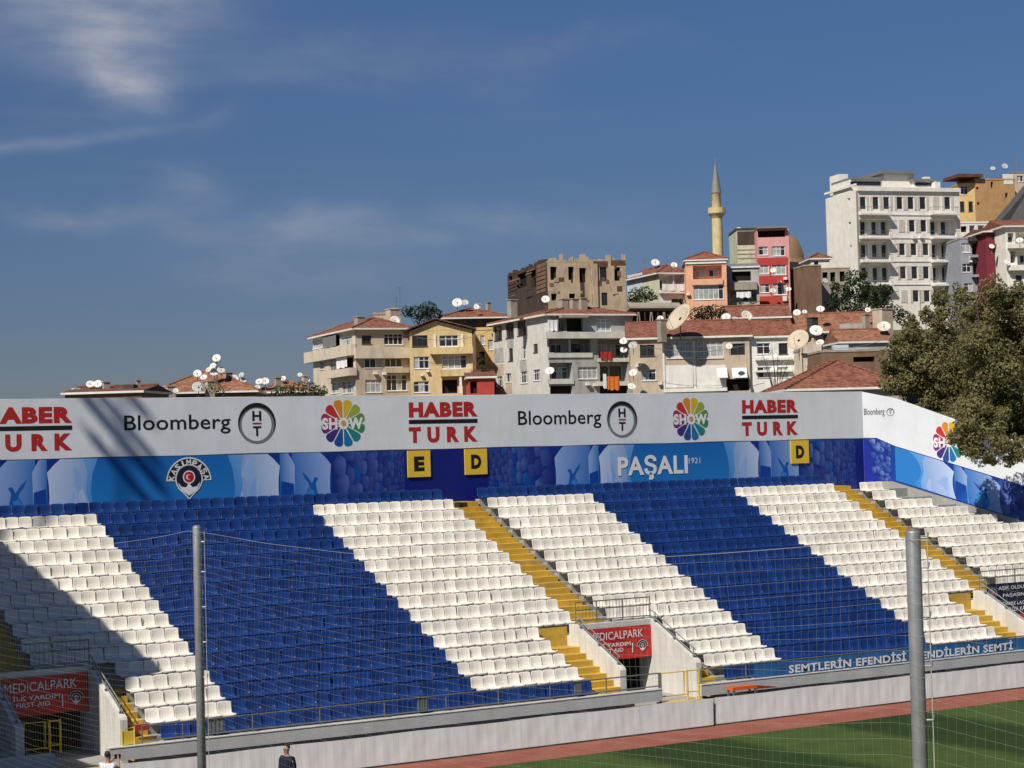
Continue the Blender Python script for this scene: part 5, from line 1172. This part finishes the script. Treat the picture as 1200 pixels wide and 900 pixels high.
# houses on the right
hO = house('orange_house', 'orange-ochre house with blank side wall above the ivory block', 1122, 1143, 305, -14, 215, 20, M_ochl, front=[(1125,1134,218,228,'w'),(1125,1130,236,248,'d'),(1135,1140,236,248,'d')], deep=9, roof=('flat', .2, M_tiled))
hO2 = house('orange_house', 'broad windowless orange wall with white patch and two rooftop dishes', 1143, 1189, 304, 12, 211, 20, M_ochre, front=[(1161,1164,213,220,'o'),(1178,1181,226,232,'o'),(1144,1147,219,222,'o'),(1145,1148,237,240,'o')], deep=9, roof=('flat', .25, M_ochre))
extra(hO2, 'white_patch', M_wtrim, [(1176,1187,204,216,-.3,.05)]); extra(hO2, 'eave', M_tiled, [(1121,1150,204,208,-5,.6)])
hO3 = house('hill_house', 'olive-beige house at the far edge of the ridge beside the orange wall', 1185, 1232, 309, 4, 203, 20, M_beige, front=[(1192,1199,206,213,'w'),(1205,1212,206,213,'w')], roof=('flat', .2, M_lead))
hP = house('white_terrace', 'low white rooftop terrace between the ivory block and wine house', 1120, 1158, 290, 4, 262, 18, M_wtrim, front=[(1126,1133,265,272,'o'),(1136,1142,264,272,'L'),(1146,1153,264,272,'L')], roof=('flat', .25))
hQ = house('blue_grey_house', 'blue-grey house with white windows beside the ivory block', 1125, 1162, 272, 3, 280, 15, M_blueg, front=[(1127,1137,285,296,'w'),(1139,1150,285,299,'L'),(1153,1158,286,295,'w'),(1128,1138,309,319,'w'),(1140,1151,308,322,'L'),(1153,1159,309,318,'w'),(1130,1140,332,342,'w'),(1146,1156,332,342,'o')], roof=('flat', .25, M_stone))
slab(hQ, hQ.F, 1136, 1157, 299, 302, .8, M_blueg); slab(hQ, hQ.F, 1138, 1158, 322, 325, .8, M_blueg); extra(hQ, 'roof_overhang', M_fdark, [(1134,1158,278,283,0,1.0)])
hR = house('wine_house', 'narrow wine-red house with a tiled canopy at the hill edge', 1155, 1180, 268, 5, 272, 15, M_wine, front=[(1163,1171,276,282,'D'),(1165,1177,294,305,'o'),(1172,1176,312,322,'D')], roof=('ridge', .7, .5))
slab(hR, hR.F, 1158, 1181, 286, 290, .5, M_wine)
hS = house('balcony_house', 'white house with long balconies and red roof at the right edge', 1178, 1240, 264, 6, 266, 15, M_apt, front=[(1181,1188,273,284,'L'),(1190,1236,272,285,'L'),(1184,1190,294,308,'L'),(1192,1236,294,310,'L'),(1190,1198,322,331,'w'),(1205,1216,322,331,'w')], roof=('ridge', 1.3, .5))
slab(hS, hS.F, 1180, 1240, 286, 291, .8, M_apt, rail=.5); slab(hS, hS.F, 1180, 1240, 311, 317, .8, M_apt)
b = MB(); p0 = at(1170,262,282); p1 = at(1235,262,282); pa = at(1212,212,286); pb = at(1240,225,300)
b.hexa([p0+Vector((0,0,-2)), p1+Vector((0,0,-2)), p1+Vector((3,5,-2)), p0+Vector((3,5,-2)), p0, pa, pa+Vector((3,5,0)), p0+Vector((3,5,0))])
rt_ = thing('slate_roofed_house', 'steep dark slate roof rising behind the white balcony house', 'house', (p0.x, p0.y, 18)); b.build('roof', plaster('slate', (0.085, 0.085, 0.09), .7), rt_)
b = MB(); b.box(p0.x+1, p1.x, p0.y-3, p0.y+1, 18, p0.z-2.1); b.build('wall', M_stone, rt_)
# jumble of roofs between the row and the big tree
hT = house('low_house', 'low house with pale green gable and broad red roof behind the dish cluster', 853, 925, 228, -3, 374, 9, M_pgreen, roof=('ridge', 1.7, .3), deep=7)
hT2 = house('low_house', 'long orange-tiled house below the dark bushy tree', 928, 1032, 226, -3, 391, 9, M_beige, front=[(965,985,392,398,'d'),(1000,1015,392,398,'d')], roof=('ridge', 2.5, .4, M_tile2))
chimney(hT2, 952, 372, 388, 224, .9, M_fdark); chimney(hT2, 1034, 362, 392, 222, 1.6, M_beige); chimney(hT2, 1014, 368, 384, 222, .6); extra(hT2, 'grey_dormer', M_grey2, [(983,1012,380,396,.2,.9)])
hT3 = house('low_house', 'orange-roofed cottage with clutter right beside the big leafy tree', 985, 1045, 212, 6, 402, 8, M_grey2, roof=('ridge', 1.6, .3, M_tile2), deep=6)
hU = house('annex', 'cream flat-roofed annex with white window and blue water tank', 936, 975, 200, 2, 412, 8, M_cream, front=[(946,957,428,437,'w'),(959,968,428,436,'w')], roof=('flat', .2, M_stone), deep=6); extra(hU, 'annex_top', M_cream, [(938,962,404,414,-3,.35)])
extra(hU, 'water_tank', M_pblue, [(978,995,404,415,-1.5,-.2)])
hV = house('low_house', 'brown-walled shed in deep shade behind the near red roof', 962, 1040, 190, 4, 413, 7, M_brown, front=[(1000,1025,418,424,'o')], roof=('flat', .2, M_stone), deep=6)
hW = house('near_house', 'nearest house, with a broad weathered red roof just over the end of the white banner', 925, 1062, 150, 2, 458, 6, M_stone, roof=('hip', 2.4, .4), deep=11)
# low roofs at the left
hX = house('far_house', 'low house with a flat dark-edged red roof and two white dishes above the white banner', 76, 166, 182, -8, 462, 4, M_brown, roof=('ridge', .75, .3, M_tiled), deep=8)
chimney(hX, 124, 447, 460, 184, .6); chimney(hX, 89, 455, 466, 184, .5, M_wtrim); chimney(hX, 162, 445, 458, 184, .35); extra(hX, 'roof_tank', M_fdark, [(138,150,450,458,-3,-1.5)])
hX2 = house('far_house', 'low house with an orange hipped roof under the mast of many dishes', 178, 300, 196, 2, 462, 4, M_brown, roof=('hip', 2.3, .3, M_tile2), deep=10)
chimney(hX2, 199, 452, 464, 194, .9, M_beige); chimney(hX2, 246, 446, 462, 194, .8, M_beige); chimney(hX2, 267, 436, 448, 200, .7)
hX3 = house('far_house', 'low house with weathered roof and dishes beside the cream corner house', 298, 372, 206, 0, 461, 4, M_beige, roof=('hip', 1.3, .3, M_tile2), deep=8)
chimney(hX3, 325, 442, 456, 206, .6); chimney(hX3, 278, 447, 459, 204, .5); chimney(hX3, 357, 440, 455, 208, .5, M_beige)

# ------------------------------------------------------------------ satellite dishes
def dish(px, py, d, rpx, label, yaw=0.0, pitch=35, m=None, stem=None, flat=.20):
    c = at(px, py, d); r = rpx*d/F_PX; fac = R(205+yaw); el = R(pitch)       # facing direction
    dr = Vector((math.sin(fac)*math.cos(el), math.cos(fac)*math.cos(el), math.sin(el))); a = dr.cross(Vector((0,0,1))).normalized(); b_ = a.cross(dr)
    stem = stem or r*1.3+.35; base = c - Vector((0,0,stem))
    t = thing('satellite_dish', label, 'satellite dish', base); b = MB(); n = 18; rings = [(.12, 0), (.45, .10), (.75, .45), (1.0, 1.0)]; o = 0
    for lay in (0, 1):
        for rr, k in rings:
            for i in range(n): an = 2*math.pi*i/n; b.v.append(tuple(c + a*(math.cos(an)*rr*r) + b_*(math.sin(an)*rr*r) + dr*(k*flat*r - (.02+.02*r)*lay)))
    for lay in (0, 1):
        o = lay*n*4
        for j in range(3):
            for i in range(n): b.f.append((o+j*n+i, o+j*n+(i+1)%n, o+(j+1)*n+(i+1)%n, o+(j+1)*n+i)); b.mi.append(0)
        b.f.append(tuple(o+i for i in range(n))); b.mi.append(0)
    for i in range(n): b.f.append((3*n+i, 3*n+(i+1)%n, 7*n+(i+1)%n, 7*n+i)); b.mi.append(0)
    b.build('reflector', m or M_dish, t, smooth=True, fix=False)
    b = MB(); tip = c + dr*r*.95 - b_*r*.35; b.tube([c - b_*r*.95 + dr*.05, tip], .012+.006*r, 5); b.tube([tip, tip-dr*.12], .028+.012*r, 6); b.build('feed_arm', M_pipe, t)
    b = MB(); b.tube([base, base+Vector((0,0,stem*.75)), c - dr*(.08+.02*r)], .03+.02*r, 6); b.build('mast', M_pipe, t)
D = [(106,450.5,184,5,'white dish, nearer the edge of the dark-edged flat red roof',0),(115,450,184,5,'white dish beside the chimney on the dark-edged flat red roof',10),
 (254,420,198,5,'topmost white dish on the tall mast over the orange hipped roof',0),(250,429,198,4,'white dish just under the top one on the tall roof mast',20),(244.5,433.5,198,3.6,'narrow tilted dish low on the left of the tall roof mast',35),
 (251,437,198,5,'larger white dish at the foot of the tall roof mast',5),(259,434,198,4.8,'white dish on the right arm of the tall roof mast',-15),(231.5,438,197,5,'white dish standing apart, left of the tall roof mast',0),(239,442.5,196,4.2,'white dish over the big oval dish on the orange roof',10),
 (232.5,454,193,7.5,'big oval cream dish low on the orange hipped roof',0),(206,458,192,3.4,'small white dish by the chimney at the left of the orange roof',0),(275,444,201,5,'white dish on the slope right of the tall roof mast',0),(283,439.5,201,3.4,'small upper dish on the right slope of the orange roof',20),(285,446,201,3.8,'lower dish at the right end of the orange roof',-10),
 (304,447.5,206,4.4,'white dish at the left of the weathered low roof',10),(311,447,206,4.8,'second white dish on the weathered low roof, beside a post',-5),(302,454,205,3.4,'low small dish at the left eave of the weathered roof',0),(332,443.5,208,3.4,'small dish on the ridge of the weathered low roof',15),(351.5,439.5,209,3,'tiny dish raised near the cream corner house',0),(360,446,208,3.4,'white dish right against the cream corner house',20),
 (536,355,252,6,'large white dish on the long red ridge roof',-5),(545,355,252,4.4,'smaller dish touching the large one on the long red ridge roof',5),(558.5,360,250,3.4,'white dish near the chimneys of the long red ridge roof',0),
 (463,376,224,6,'white dish on the roof between cream and yellow house',0),(639.5,351,210,5,'white dish on the roof of the grey-white corner house',0),
 (731,400,203,5,'dish high on the right corner of the grey-white house',25),(742,405,201,5.5,'dish on the beige row house wall, casting a long shadow',25),(731,410,203,4.2,'dish under the high one at the grey-white house corner',10),(742,437,201,5,'dish at the middle of the corner between grey-white and beige house',15),(740.5,453,201,5,'lowest dish at the corner between grey-white and beige house',5),(644.5,435,203,5.5,'dish on the lower balcony of the grey-white house',20),
 (774,373.5,206,4,'white dish on the chimney left of the giant dish',0),(854.5,406,200,4,'white dish beside the dark window of the beige row house',0),
 (851,371.5,214,5.5,'leftmost dish of the cluster on the wide red roof',10),(861,375.5,214,5.5,'middle dish of the cluster on the wide red roof',-5),(875,370.5,214,7,'largest, flattened dish of the cluster on the wide red roof',-20),(855,380.5,212,4.4,'lower left dish of the cluster on the wide red roof',5),(866,381,212,3.6,'lowest right dish of the cluster on the wide red roof',-5),
 (934,366.5,224,4.6,'white dish at the left end of the orange-tiled roof',0),(943,365.5,224,3,'small dish beside the left end of the orange-tiled roof',10),(961.5,362.5,226,5,'white dish in front of the brown brick wall',0),(1017,363.5,226,3.6,'white dish on a slant stand below the dark bushy tree',0),
 (956.5,388,208,8,'large round dish by the dark chimney pipe',5),(961,402,206,5,'grey dish below the large round one by the chimney pipe',30),(1036,383,214,8,'big pale dish at the edge of the large leafy tree',15),(1085,375,150,4.5,'white dish showing through the top of the large tree',0),
 (768,308,256,5,'white dish on the pale green house roof',0),(790,311,254,4,'white dish half hidden at the salmon house gable',0),(906,317,260,3.4,'dish under the middle window of the red house',20),(906,341,260,4,'dish under the lower window of the red house',20),(924,339,260,3.4,'dish at the right corner of the red house',10),(866,270,268,4,'dish on the burnt top of the pale green tower house',0),
 (1163.5,197.5,306,3,'left of two small dishes atop the orange wall',0),(1177.5,195,306,3.6,'right of two small dishes atop the orange wall',0),(1195,282,262,4.5,'dish on the upper balcony at the white balcony house',10),(1162,289,266,3.4,'dish between blue-grey and wine house',10),(1180,307,263,3.6,'dish on the corner of the wine house',10),(967,329,258,3.4,'dish on the low ruined stone wall',0)]
M_dish2 = mat('grey_dish_paint', (0.44, 0.45, 0.45), 0.5, 0.3, 0.1, 1.2, stain=(0.3, 0.26, 0.2), stain_amt=0.6); M_dish3 = mat('cream_dish_paint', (0.60, 0.56, 0.48), 0.5, 0.3, 0.1, 1.2, stain=(0.36, 0.28, 0.2), stain_amt=0.6)
for px, py, d, rp, lab, yw in D: dish(px, py, d, rp, lab, yw + hq.uniform(-14, 14), 35 + hq.uniform(-8, 10), M_dish if 'white' in lab else hq.choice((M_dish, M_dish2, M_dish3)), flat=hq.uniform(.16, .26))
dish(797, 373.5, 201, 18.5, 'giant tan satellite dish leaning on the wide red roof', 64, 34, M_dishb, stem=2.2, flat=.22); dish(936, 399, 196, 13.5, 'huge worn cream dish leaning at the end of the red row roof', 40, 30, M_dishb, stem=2.0)

# aerials
for x, y0, y1, d, lab in ((468,336,376,232,'tall thin aerial on the hut above the cream corner house'),(464,348,376,232,'shorter thin aerial beside the tall one on the hut'),(254,424,450,198,'steel mast that carries the stack of dishes'),(1191,182,206,310,'thin aerial on the olive-beige ridge house'),(940,402,462,198,'rusty thin pole by the near red roof'),(1078,340,366,272,'thin pole before the ivory block'),(755,302,318,256,'bent aerial on the pale green house roof')):
    p, q_ = at(x, y0, d), at(x, y1, d); b = MB(); b.tube([(p.x,p.y,q_.z-.5),(p.x,p.y,p.z)], .045, 6)
    for k in range(3): b.tube([(p.x-.5+.1*k, p.y, p.z-.25*k-.1), (p.x+.5-.1*k, p.y, p.z-.25*k-.1)], .015, 4)
    tag(b.build('aerial', M_pipe, origin=(p.x,p.y,q_.z)), lab, 'aerial')

# ------------------------------------------------------------------ greenery among the houses
def bush_px(name, label, spots, d, m, size, per, seed, zb=None, cat='tree', tr=.16):
    cl = clump_px(spots, d); c0 = cl[0][0]; low = min(c[2]-r for c, r in cl); mx = sum(c.x for c, r in cl)/len(cl); my = sum(c.y for c, r in cl)/len(cl)
    return tree(name, label, (mx, my, zb if zb is not None else hill(mx, my)), cl, m, size, per, seed, tr, cat=cat)
bush_px('bushy_tree', 'dark green bushy tree at the foot of the ivory apartment block', [(985,345,1.6),(1005,338,2.0),(1025,345,1.8),(995,358,1.6),(1015,360,1.8),(1035,355,1.3),(1000,325,1.1),(1038,340,1.0),(975,356,1.1),(978,335,.7),(1012,322,.6),(1050,366,1.2),(1062,374,1.2)], 250, M_leafd, .17, 200, 31)
bush_px('shrub', 'dark shrub on the ridge behind the cream corner house', [(478,365,1.0),(490,366,1.2),(502,362,1.3),(510,368,1.1),(496,373,1.0)], 240, M_leafd, .15, 200, 32)
bush_px('shrub', 'green bush in front of the pale green house', [(745,345,1.0),(755,343,1.1),(764,347,.8),(750,352,1.0),(741,350,.7)], 246, M_leafg, .15, 200, 33)
bush_px('shrub', 'row of green shrubs left of the cream corner house, just over the banner', [(325,459,.7),(337,457,.8),(350,455,.9),(362,456,.9),(375,458,.8)], 196, M_leafg, .13, 220, 34)
bush_px('hedge', 'dark hedge behind the giant dish', [(815,368,1.0),(826,366,1.1),(838,363,1.0),(845,367,.8),(822,374,.9),(836,374,.9)], 226, M_leafd, .14, 220, 35, cat='hedge')
bush_px('shrub', 'potted greenery on the grey house verandah', [(858,352,.5),(868,355,.5),(882,352,.5)], 247, M_leafg, .10, 260, 36)
bush_px('shrub', 'low bush beside the lower windows of the pale green house', [(790,357,.7),(798,354,.6)], 248, M_leafg, .11, 240, 37)
bush_px('shrub', 'sparse bush growing on the orange hipped roof house', [(240,452,.6),(252,455,.8),(262,458,.7)], 192, M_leafg, .10, 150, 38)
bush_px('shrub', 'climbing plant on the narrow ochre house', [(563,420,.6),(566,430,.5),(570,438,.4)], 216, M_leafg, .10, 230, 39)
bush_px('street_tree', 'thin half-bare street tree in front of the white end house', [(905,412,.45),(911,424,.5),(900,430,.4),(915,436,.5),(922,428,.35),(906,446,.4),(895,420,.3)], 190, M_leafg, .07, 130, 40, tr=.14)
t = thing('wood_shelter', 'dark timber lean-to full of poles behind the wide red roof', 'shelter', tuple(at(760, 385, 222)))
for k in range(12):
    p = at(741+k*5, 375, 222); b = MB(); b.tube([(p.x,p.y,p.z-1.5),(p.x+.25*math.sin(k*2.1),p.y,p.z+.9)], .06, 5); b.build('pole', M_stone if k % 3 else M_burn, t)
p0, p1 = at(738, 359, 223), at(800, 359, 223); b = MB(); v = Vector((FWH.x, FWH.y, 0))
b.hexa([p0+Vector((0,0,-.2)), p1+Vector((0,0,-.2)), p1+v*5+Vector((0,0,-.2)), p0+v*5+Vector((0,0,-.2)), p0, p1, p1+v*5+Vector((0,0,.8)), p0+v*5+Vector((0,0,.8))]); b.build('roof', M_stone, t)
b = MB(); b.hexa([p0+v*5+Vector((0,0,-4)), p1+v*5+Vector((0,0,-4)), p1+v*5.3+Vector((0,0,-4)), p0+v*5.3+Vector((0,0,-4)), p0+v*5, p1+v*5, p1+v*5.3, p0+v*5.3]); b.build('back_wall', M_burn, t)

# ------------------------------------------------------------------ two people by the pitch
def skin(name, verts, edges, m, parent, sub=2, root=0, org=None):
    me = bpy.data.meshes.new(name); org = ORG[parent.name] if parent else org
    me.from_pydata([tuple(Vector(v[:3])-org) for v in verts], edges, []); o = bpy.data.objects.new(name, me); COL.objects.link(o)
    md = o.modifiers.new('s', 'SKIN'); md.use_smooth_shade = True
    for i, v in enumerate(verts): me.skin_vertices[0].data[i].radius = (v[3], v[4] if len(v) > 4 else v[3]); me.skin_vertices[0].data[i].use_root = (i == root)
    o.modifiers.new('u', 'SUBSURF').levels = sub
    dg = bpy.context.evaluated_depsgraph_get(); nm = bpy.data.meshes.new_from_object(o.evaluated_get(dg)); bpy.data.objects.remove(o)
    nm.materials.clear(); nm.materials.append(m); nm.polygons.foreach_set('use_smooth', [True]*len(nm.polygons))
    r = bpy.data.objects.new(name, nm); COL.objects.link(r); r.parent = parent; ORG[r.name] = org; return r
M_skin = mat('skin', (0.36, 0.20, 0.135), 0.6, 0.3, 0.08); M_hair = mat('dark_hair', (0.018, 0.014, 0.011), 0.6, 0.3, 0.2)
def person(label, base, face, shirt, trousers, arms_up):
    B = Vector(base); f = Vector(face).normalized(); s = Vector((-f.y, f.x, 0)); t = thing('person', label, 'person', base)
    P = lambda a, c, z: B + s*a + f*c + Vector((0, 0, z))
    V = lambda a, c, z, r, r2=None: (*P(a, c, z), r, r2 if r2 else r)
    vs = [V(0,0,.95,.14,.11), V(0,.01,1.15,.135,.10), V(0,.01,1.35,.155,.105), V(0,0,1.46,.075,.07), V(0,.01,1.53,.05,.05), V(0,.02,1.60,.072,.085), V(0,.02,1.68,.078,.095), V(0,.01,1.745,.05,.06)]
    ed = [(0,1),(1,2),(2,3),(3,4),(4,5),(5,6),(6,7)]
    for sd in (-1, 1):
        k = len(vs)
        if arms_up: arm = [V(sd*.19,0,1.41,.055), V(sd*.24,.16,1.30,.045), V(sd*.10,.36,1.50,.034), V(sd*.07,.40,1.55,.030)]
        else: arm = [V(sd*.19,0,1.41,.055), V(sd*.235,-.02,1.15,.043), V(sd*.23,.08,.92,.033), V(sd*.225,.10,.86,.032)]
        vs += arm; ed += [(2,k),(k,k+1),(k+1,k+2),(k+2,k+3)]
        h = arm[-1]; hp = Vector(h[:3])
        for q_ in range(4):
            i = len(vs); off = s*(.012*(q_-1.5)); dn = Vector((0,0,.05)) if arms_up else Vector((0,0,-.055)); vs += [(*(hp+off+dn), .009), (*(hp+off+dn*(1.7-.1*abs(q_-1.5))-f*.012), .008)]; ed += [(k+3,i),(i,i+1)]
        i = len(vs); vs += [(*(hp - s*sd*.035 + f*.015 + (Vector((0,0,.02)) if arms_up else Vector((0,0,-.02)))), .010), (*(hp - s*sd*.05 + f*.03 + (Vector((0,0,.045)) if arms_up else Vector((0,0,-.05)))), .009)]; ed += [(k+3,i),(i,i+1)]
        k = len(vs); vs += [V(sd*.09,0,.86,.085,.085), V(sd*.10,.02,.48,.060), V(sd*.10,-.01,.09,.042), V(sd*.11,.02,.05,.045,.04), V(sd*.12,.15,.035,.035,.03)]; ed += [(0,k),(k,k+1),(k+1,k+2),(k+2,k+3),(k+3,k+4)]
    skin('body', vs, ed, M_skin, t, 1)
    # shirt and trousers follow the body a little outside it
    sv = [V(0,0,.90,.20,.16), V(0,.01,1.15,.185,.15), V(0,.01,1.34,.205,.15), V(0,0,1.455,.11,.10)]; se = [(0,1),(1,2),(2,3)]
    for sd in (-1, 1):
        k = len(sv)
        if arms_up: sv += [V(sd*.19,0,1.40,.092), V(sd*.235,.13,1.315,.078)]
        else: sv += [V(sd*.19,0,1.40,.092), V(sd*.235,-.02,1.18,.076), V(sd*.232,.05,1.0,.062)]
        se += [(2,k)] + [(i, i+1) for i in range(k, len(sv)-1)]
    skin('shirt', sv, se, shirt, t, 1)
    tv = [V(0,0,.97,.148,.12)]; te = []
    for sd in (-1, 1): k = len(tv); tv += [V(sd*.09,0,.84,.10,.10), V(sd*.10,.02,.48,.075), V(sd*.10,-.01,.12,.062)]; te += [(0,k),(k,k+1),(k+1,k+2)]
    skin('trousers', tv, te, trousers, t, 1)
    skin('hair', [V(0,-.055,1.63,.07,.055), V(0,-.035,1.71,.085,.075), V(0,.0,1.755,.078,.07), V(0,.055,1.755,.055,.04)], [(0,1),(1,2),(2,3)], M_hair, t, 1)
    b = MB(); b.tube([P(0,.108,1.655), P(0,.135,1.62), P(0,.108,1.612)], [.010,.017,.012], 6); b.build('nose', M_skin, t, smooth=True)
    for sd in (-1, 1):
        b = MB(); b.tube([P(sd*.085,.0,1.655), P(sd*.098,-.01,1.64), P(sd*.085,0,1.605)], [.012,.018,.010], 6); b.build('ear', M_skin, t, smooth=True)
        b = MB(); b.tube([P(sd*.032,.100,1.658), P(sd*.032,.112,1.658)], [.014,.010], 8); b.build('eye', M_black, t)
    b = MB(); b.tube([P(-.026,.108,1.572), P(0,.116,1.570), P(.026,.108,1.572)], .007, 6); b.build('mouth', mat('lips', (.25,.09,.08), .6), t)
    return t
p = atZ(336, 872.5, 1.78); person('man in a navy top standing before the white board, looking along the pitch', (p.x, p.y, 0.012), (-0.85, -0.35, 0), mat('navy_shirt', (0.016, 0.018, 0.034), .85, .1, .15), mat('dark_trousers', (0.02, 0.02, 0.025), .85), False)
p = atZ(126, 881, 1.78); person('person in a white shirt raising both hands with a camera near the dark tunnel', (p.x, p.y, 0.012), (0.75, 0.55, 0), mat('white_shirt', (0.62, 0.63, 0.66), .85, .1, .06), mat('dark_trousers', (0.02, 0.02, 0.025)), True)
f_ = Vector((0.75, 0.55, 0)).normalized(); c = Vector((p.x, p.y, 0)) + f_*.46
b = MB(); b.box(c.x-.075, c.x+.075, c.y-.05, c.y+.05, 1.53, 1.64); b.tube([c+Vector((0,0,1.585)), c+f_*.12+Vector((0,0,1.585))], .042, 12)
tag(b.build('camera_body', M_black, origin=(c.x, c.y, 1.58)), 'black camera held up by the person in the white shirt', 'camera')

# ------------------------------------------------------------------ small clutter on the facades
cq = random.Random(17)
def clutter(H, xs, ys, n, tone=0):
    for k in range(n):
        x, y = cq.uniform(*xs), cq.uniform(*ys); w = cq.uniform(3.2, 4.6)
        o = extra(H, 'air_conditioner', M_wtrim, [(x, x+w, y, y+w*.72, 0, .38)])
for H, xs, ys, n in ((hA, (424,470), (432,437), 2), (hB, (483,508), (433,440), 2), (hE, (676,696), (446,454), 2), (hF, (744,772), (421,428), 2), (hF, (765,772), (447,452), 1), (hF2, (884,922), (444,450), 1), (hI, (804,809), (320,345), 1), (hL, (888,918), (324,330), 2), (hQ, (1127,1150), (300,305), 2), (hN, (1046,1086), (275,277), 2)):
    clutter(H, xs, ys, n)
# cables sagging between the houses
for k, (xa, ya, xb, yb, d, lab) in enumerate(((479,392,578,386,214,'sagging cable between the yellow house and the grey-white house'),(738,400,876,404,200,'sagging cable along the beige row house'),(930,400,1040,396,200,'sagging cable over the jumble of red roofs'),(803,312,887,296,246,'sagging cable before the salmon and grey houses'))):
    p, q_ = at(xa, ya, d), at(xb, yb, d); b = MB(); b.tube([p.lerp(q_, i/12)-Vector((0,0,.9*4*(i/12)*(1-i/12))) for i in range(13)], .022, 4, cap=False)
    tag(b.build('cable', M_pipe, origin=p, fix=False), lab, 'cable')
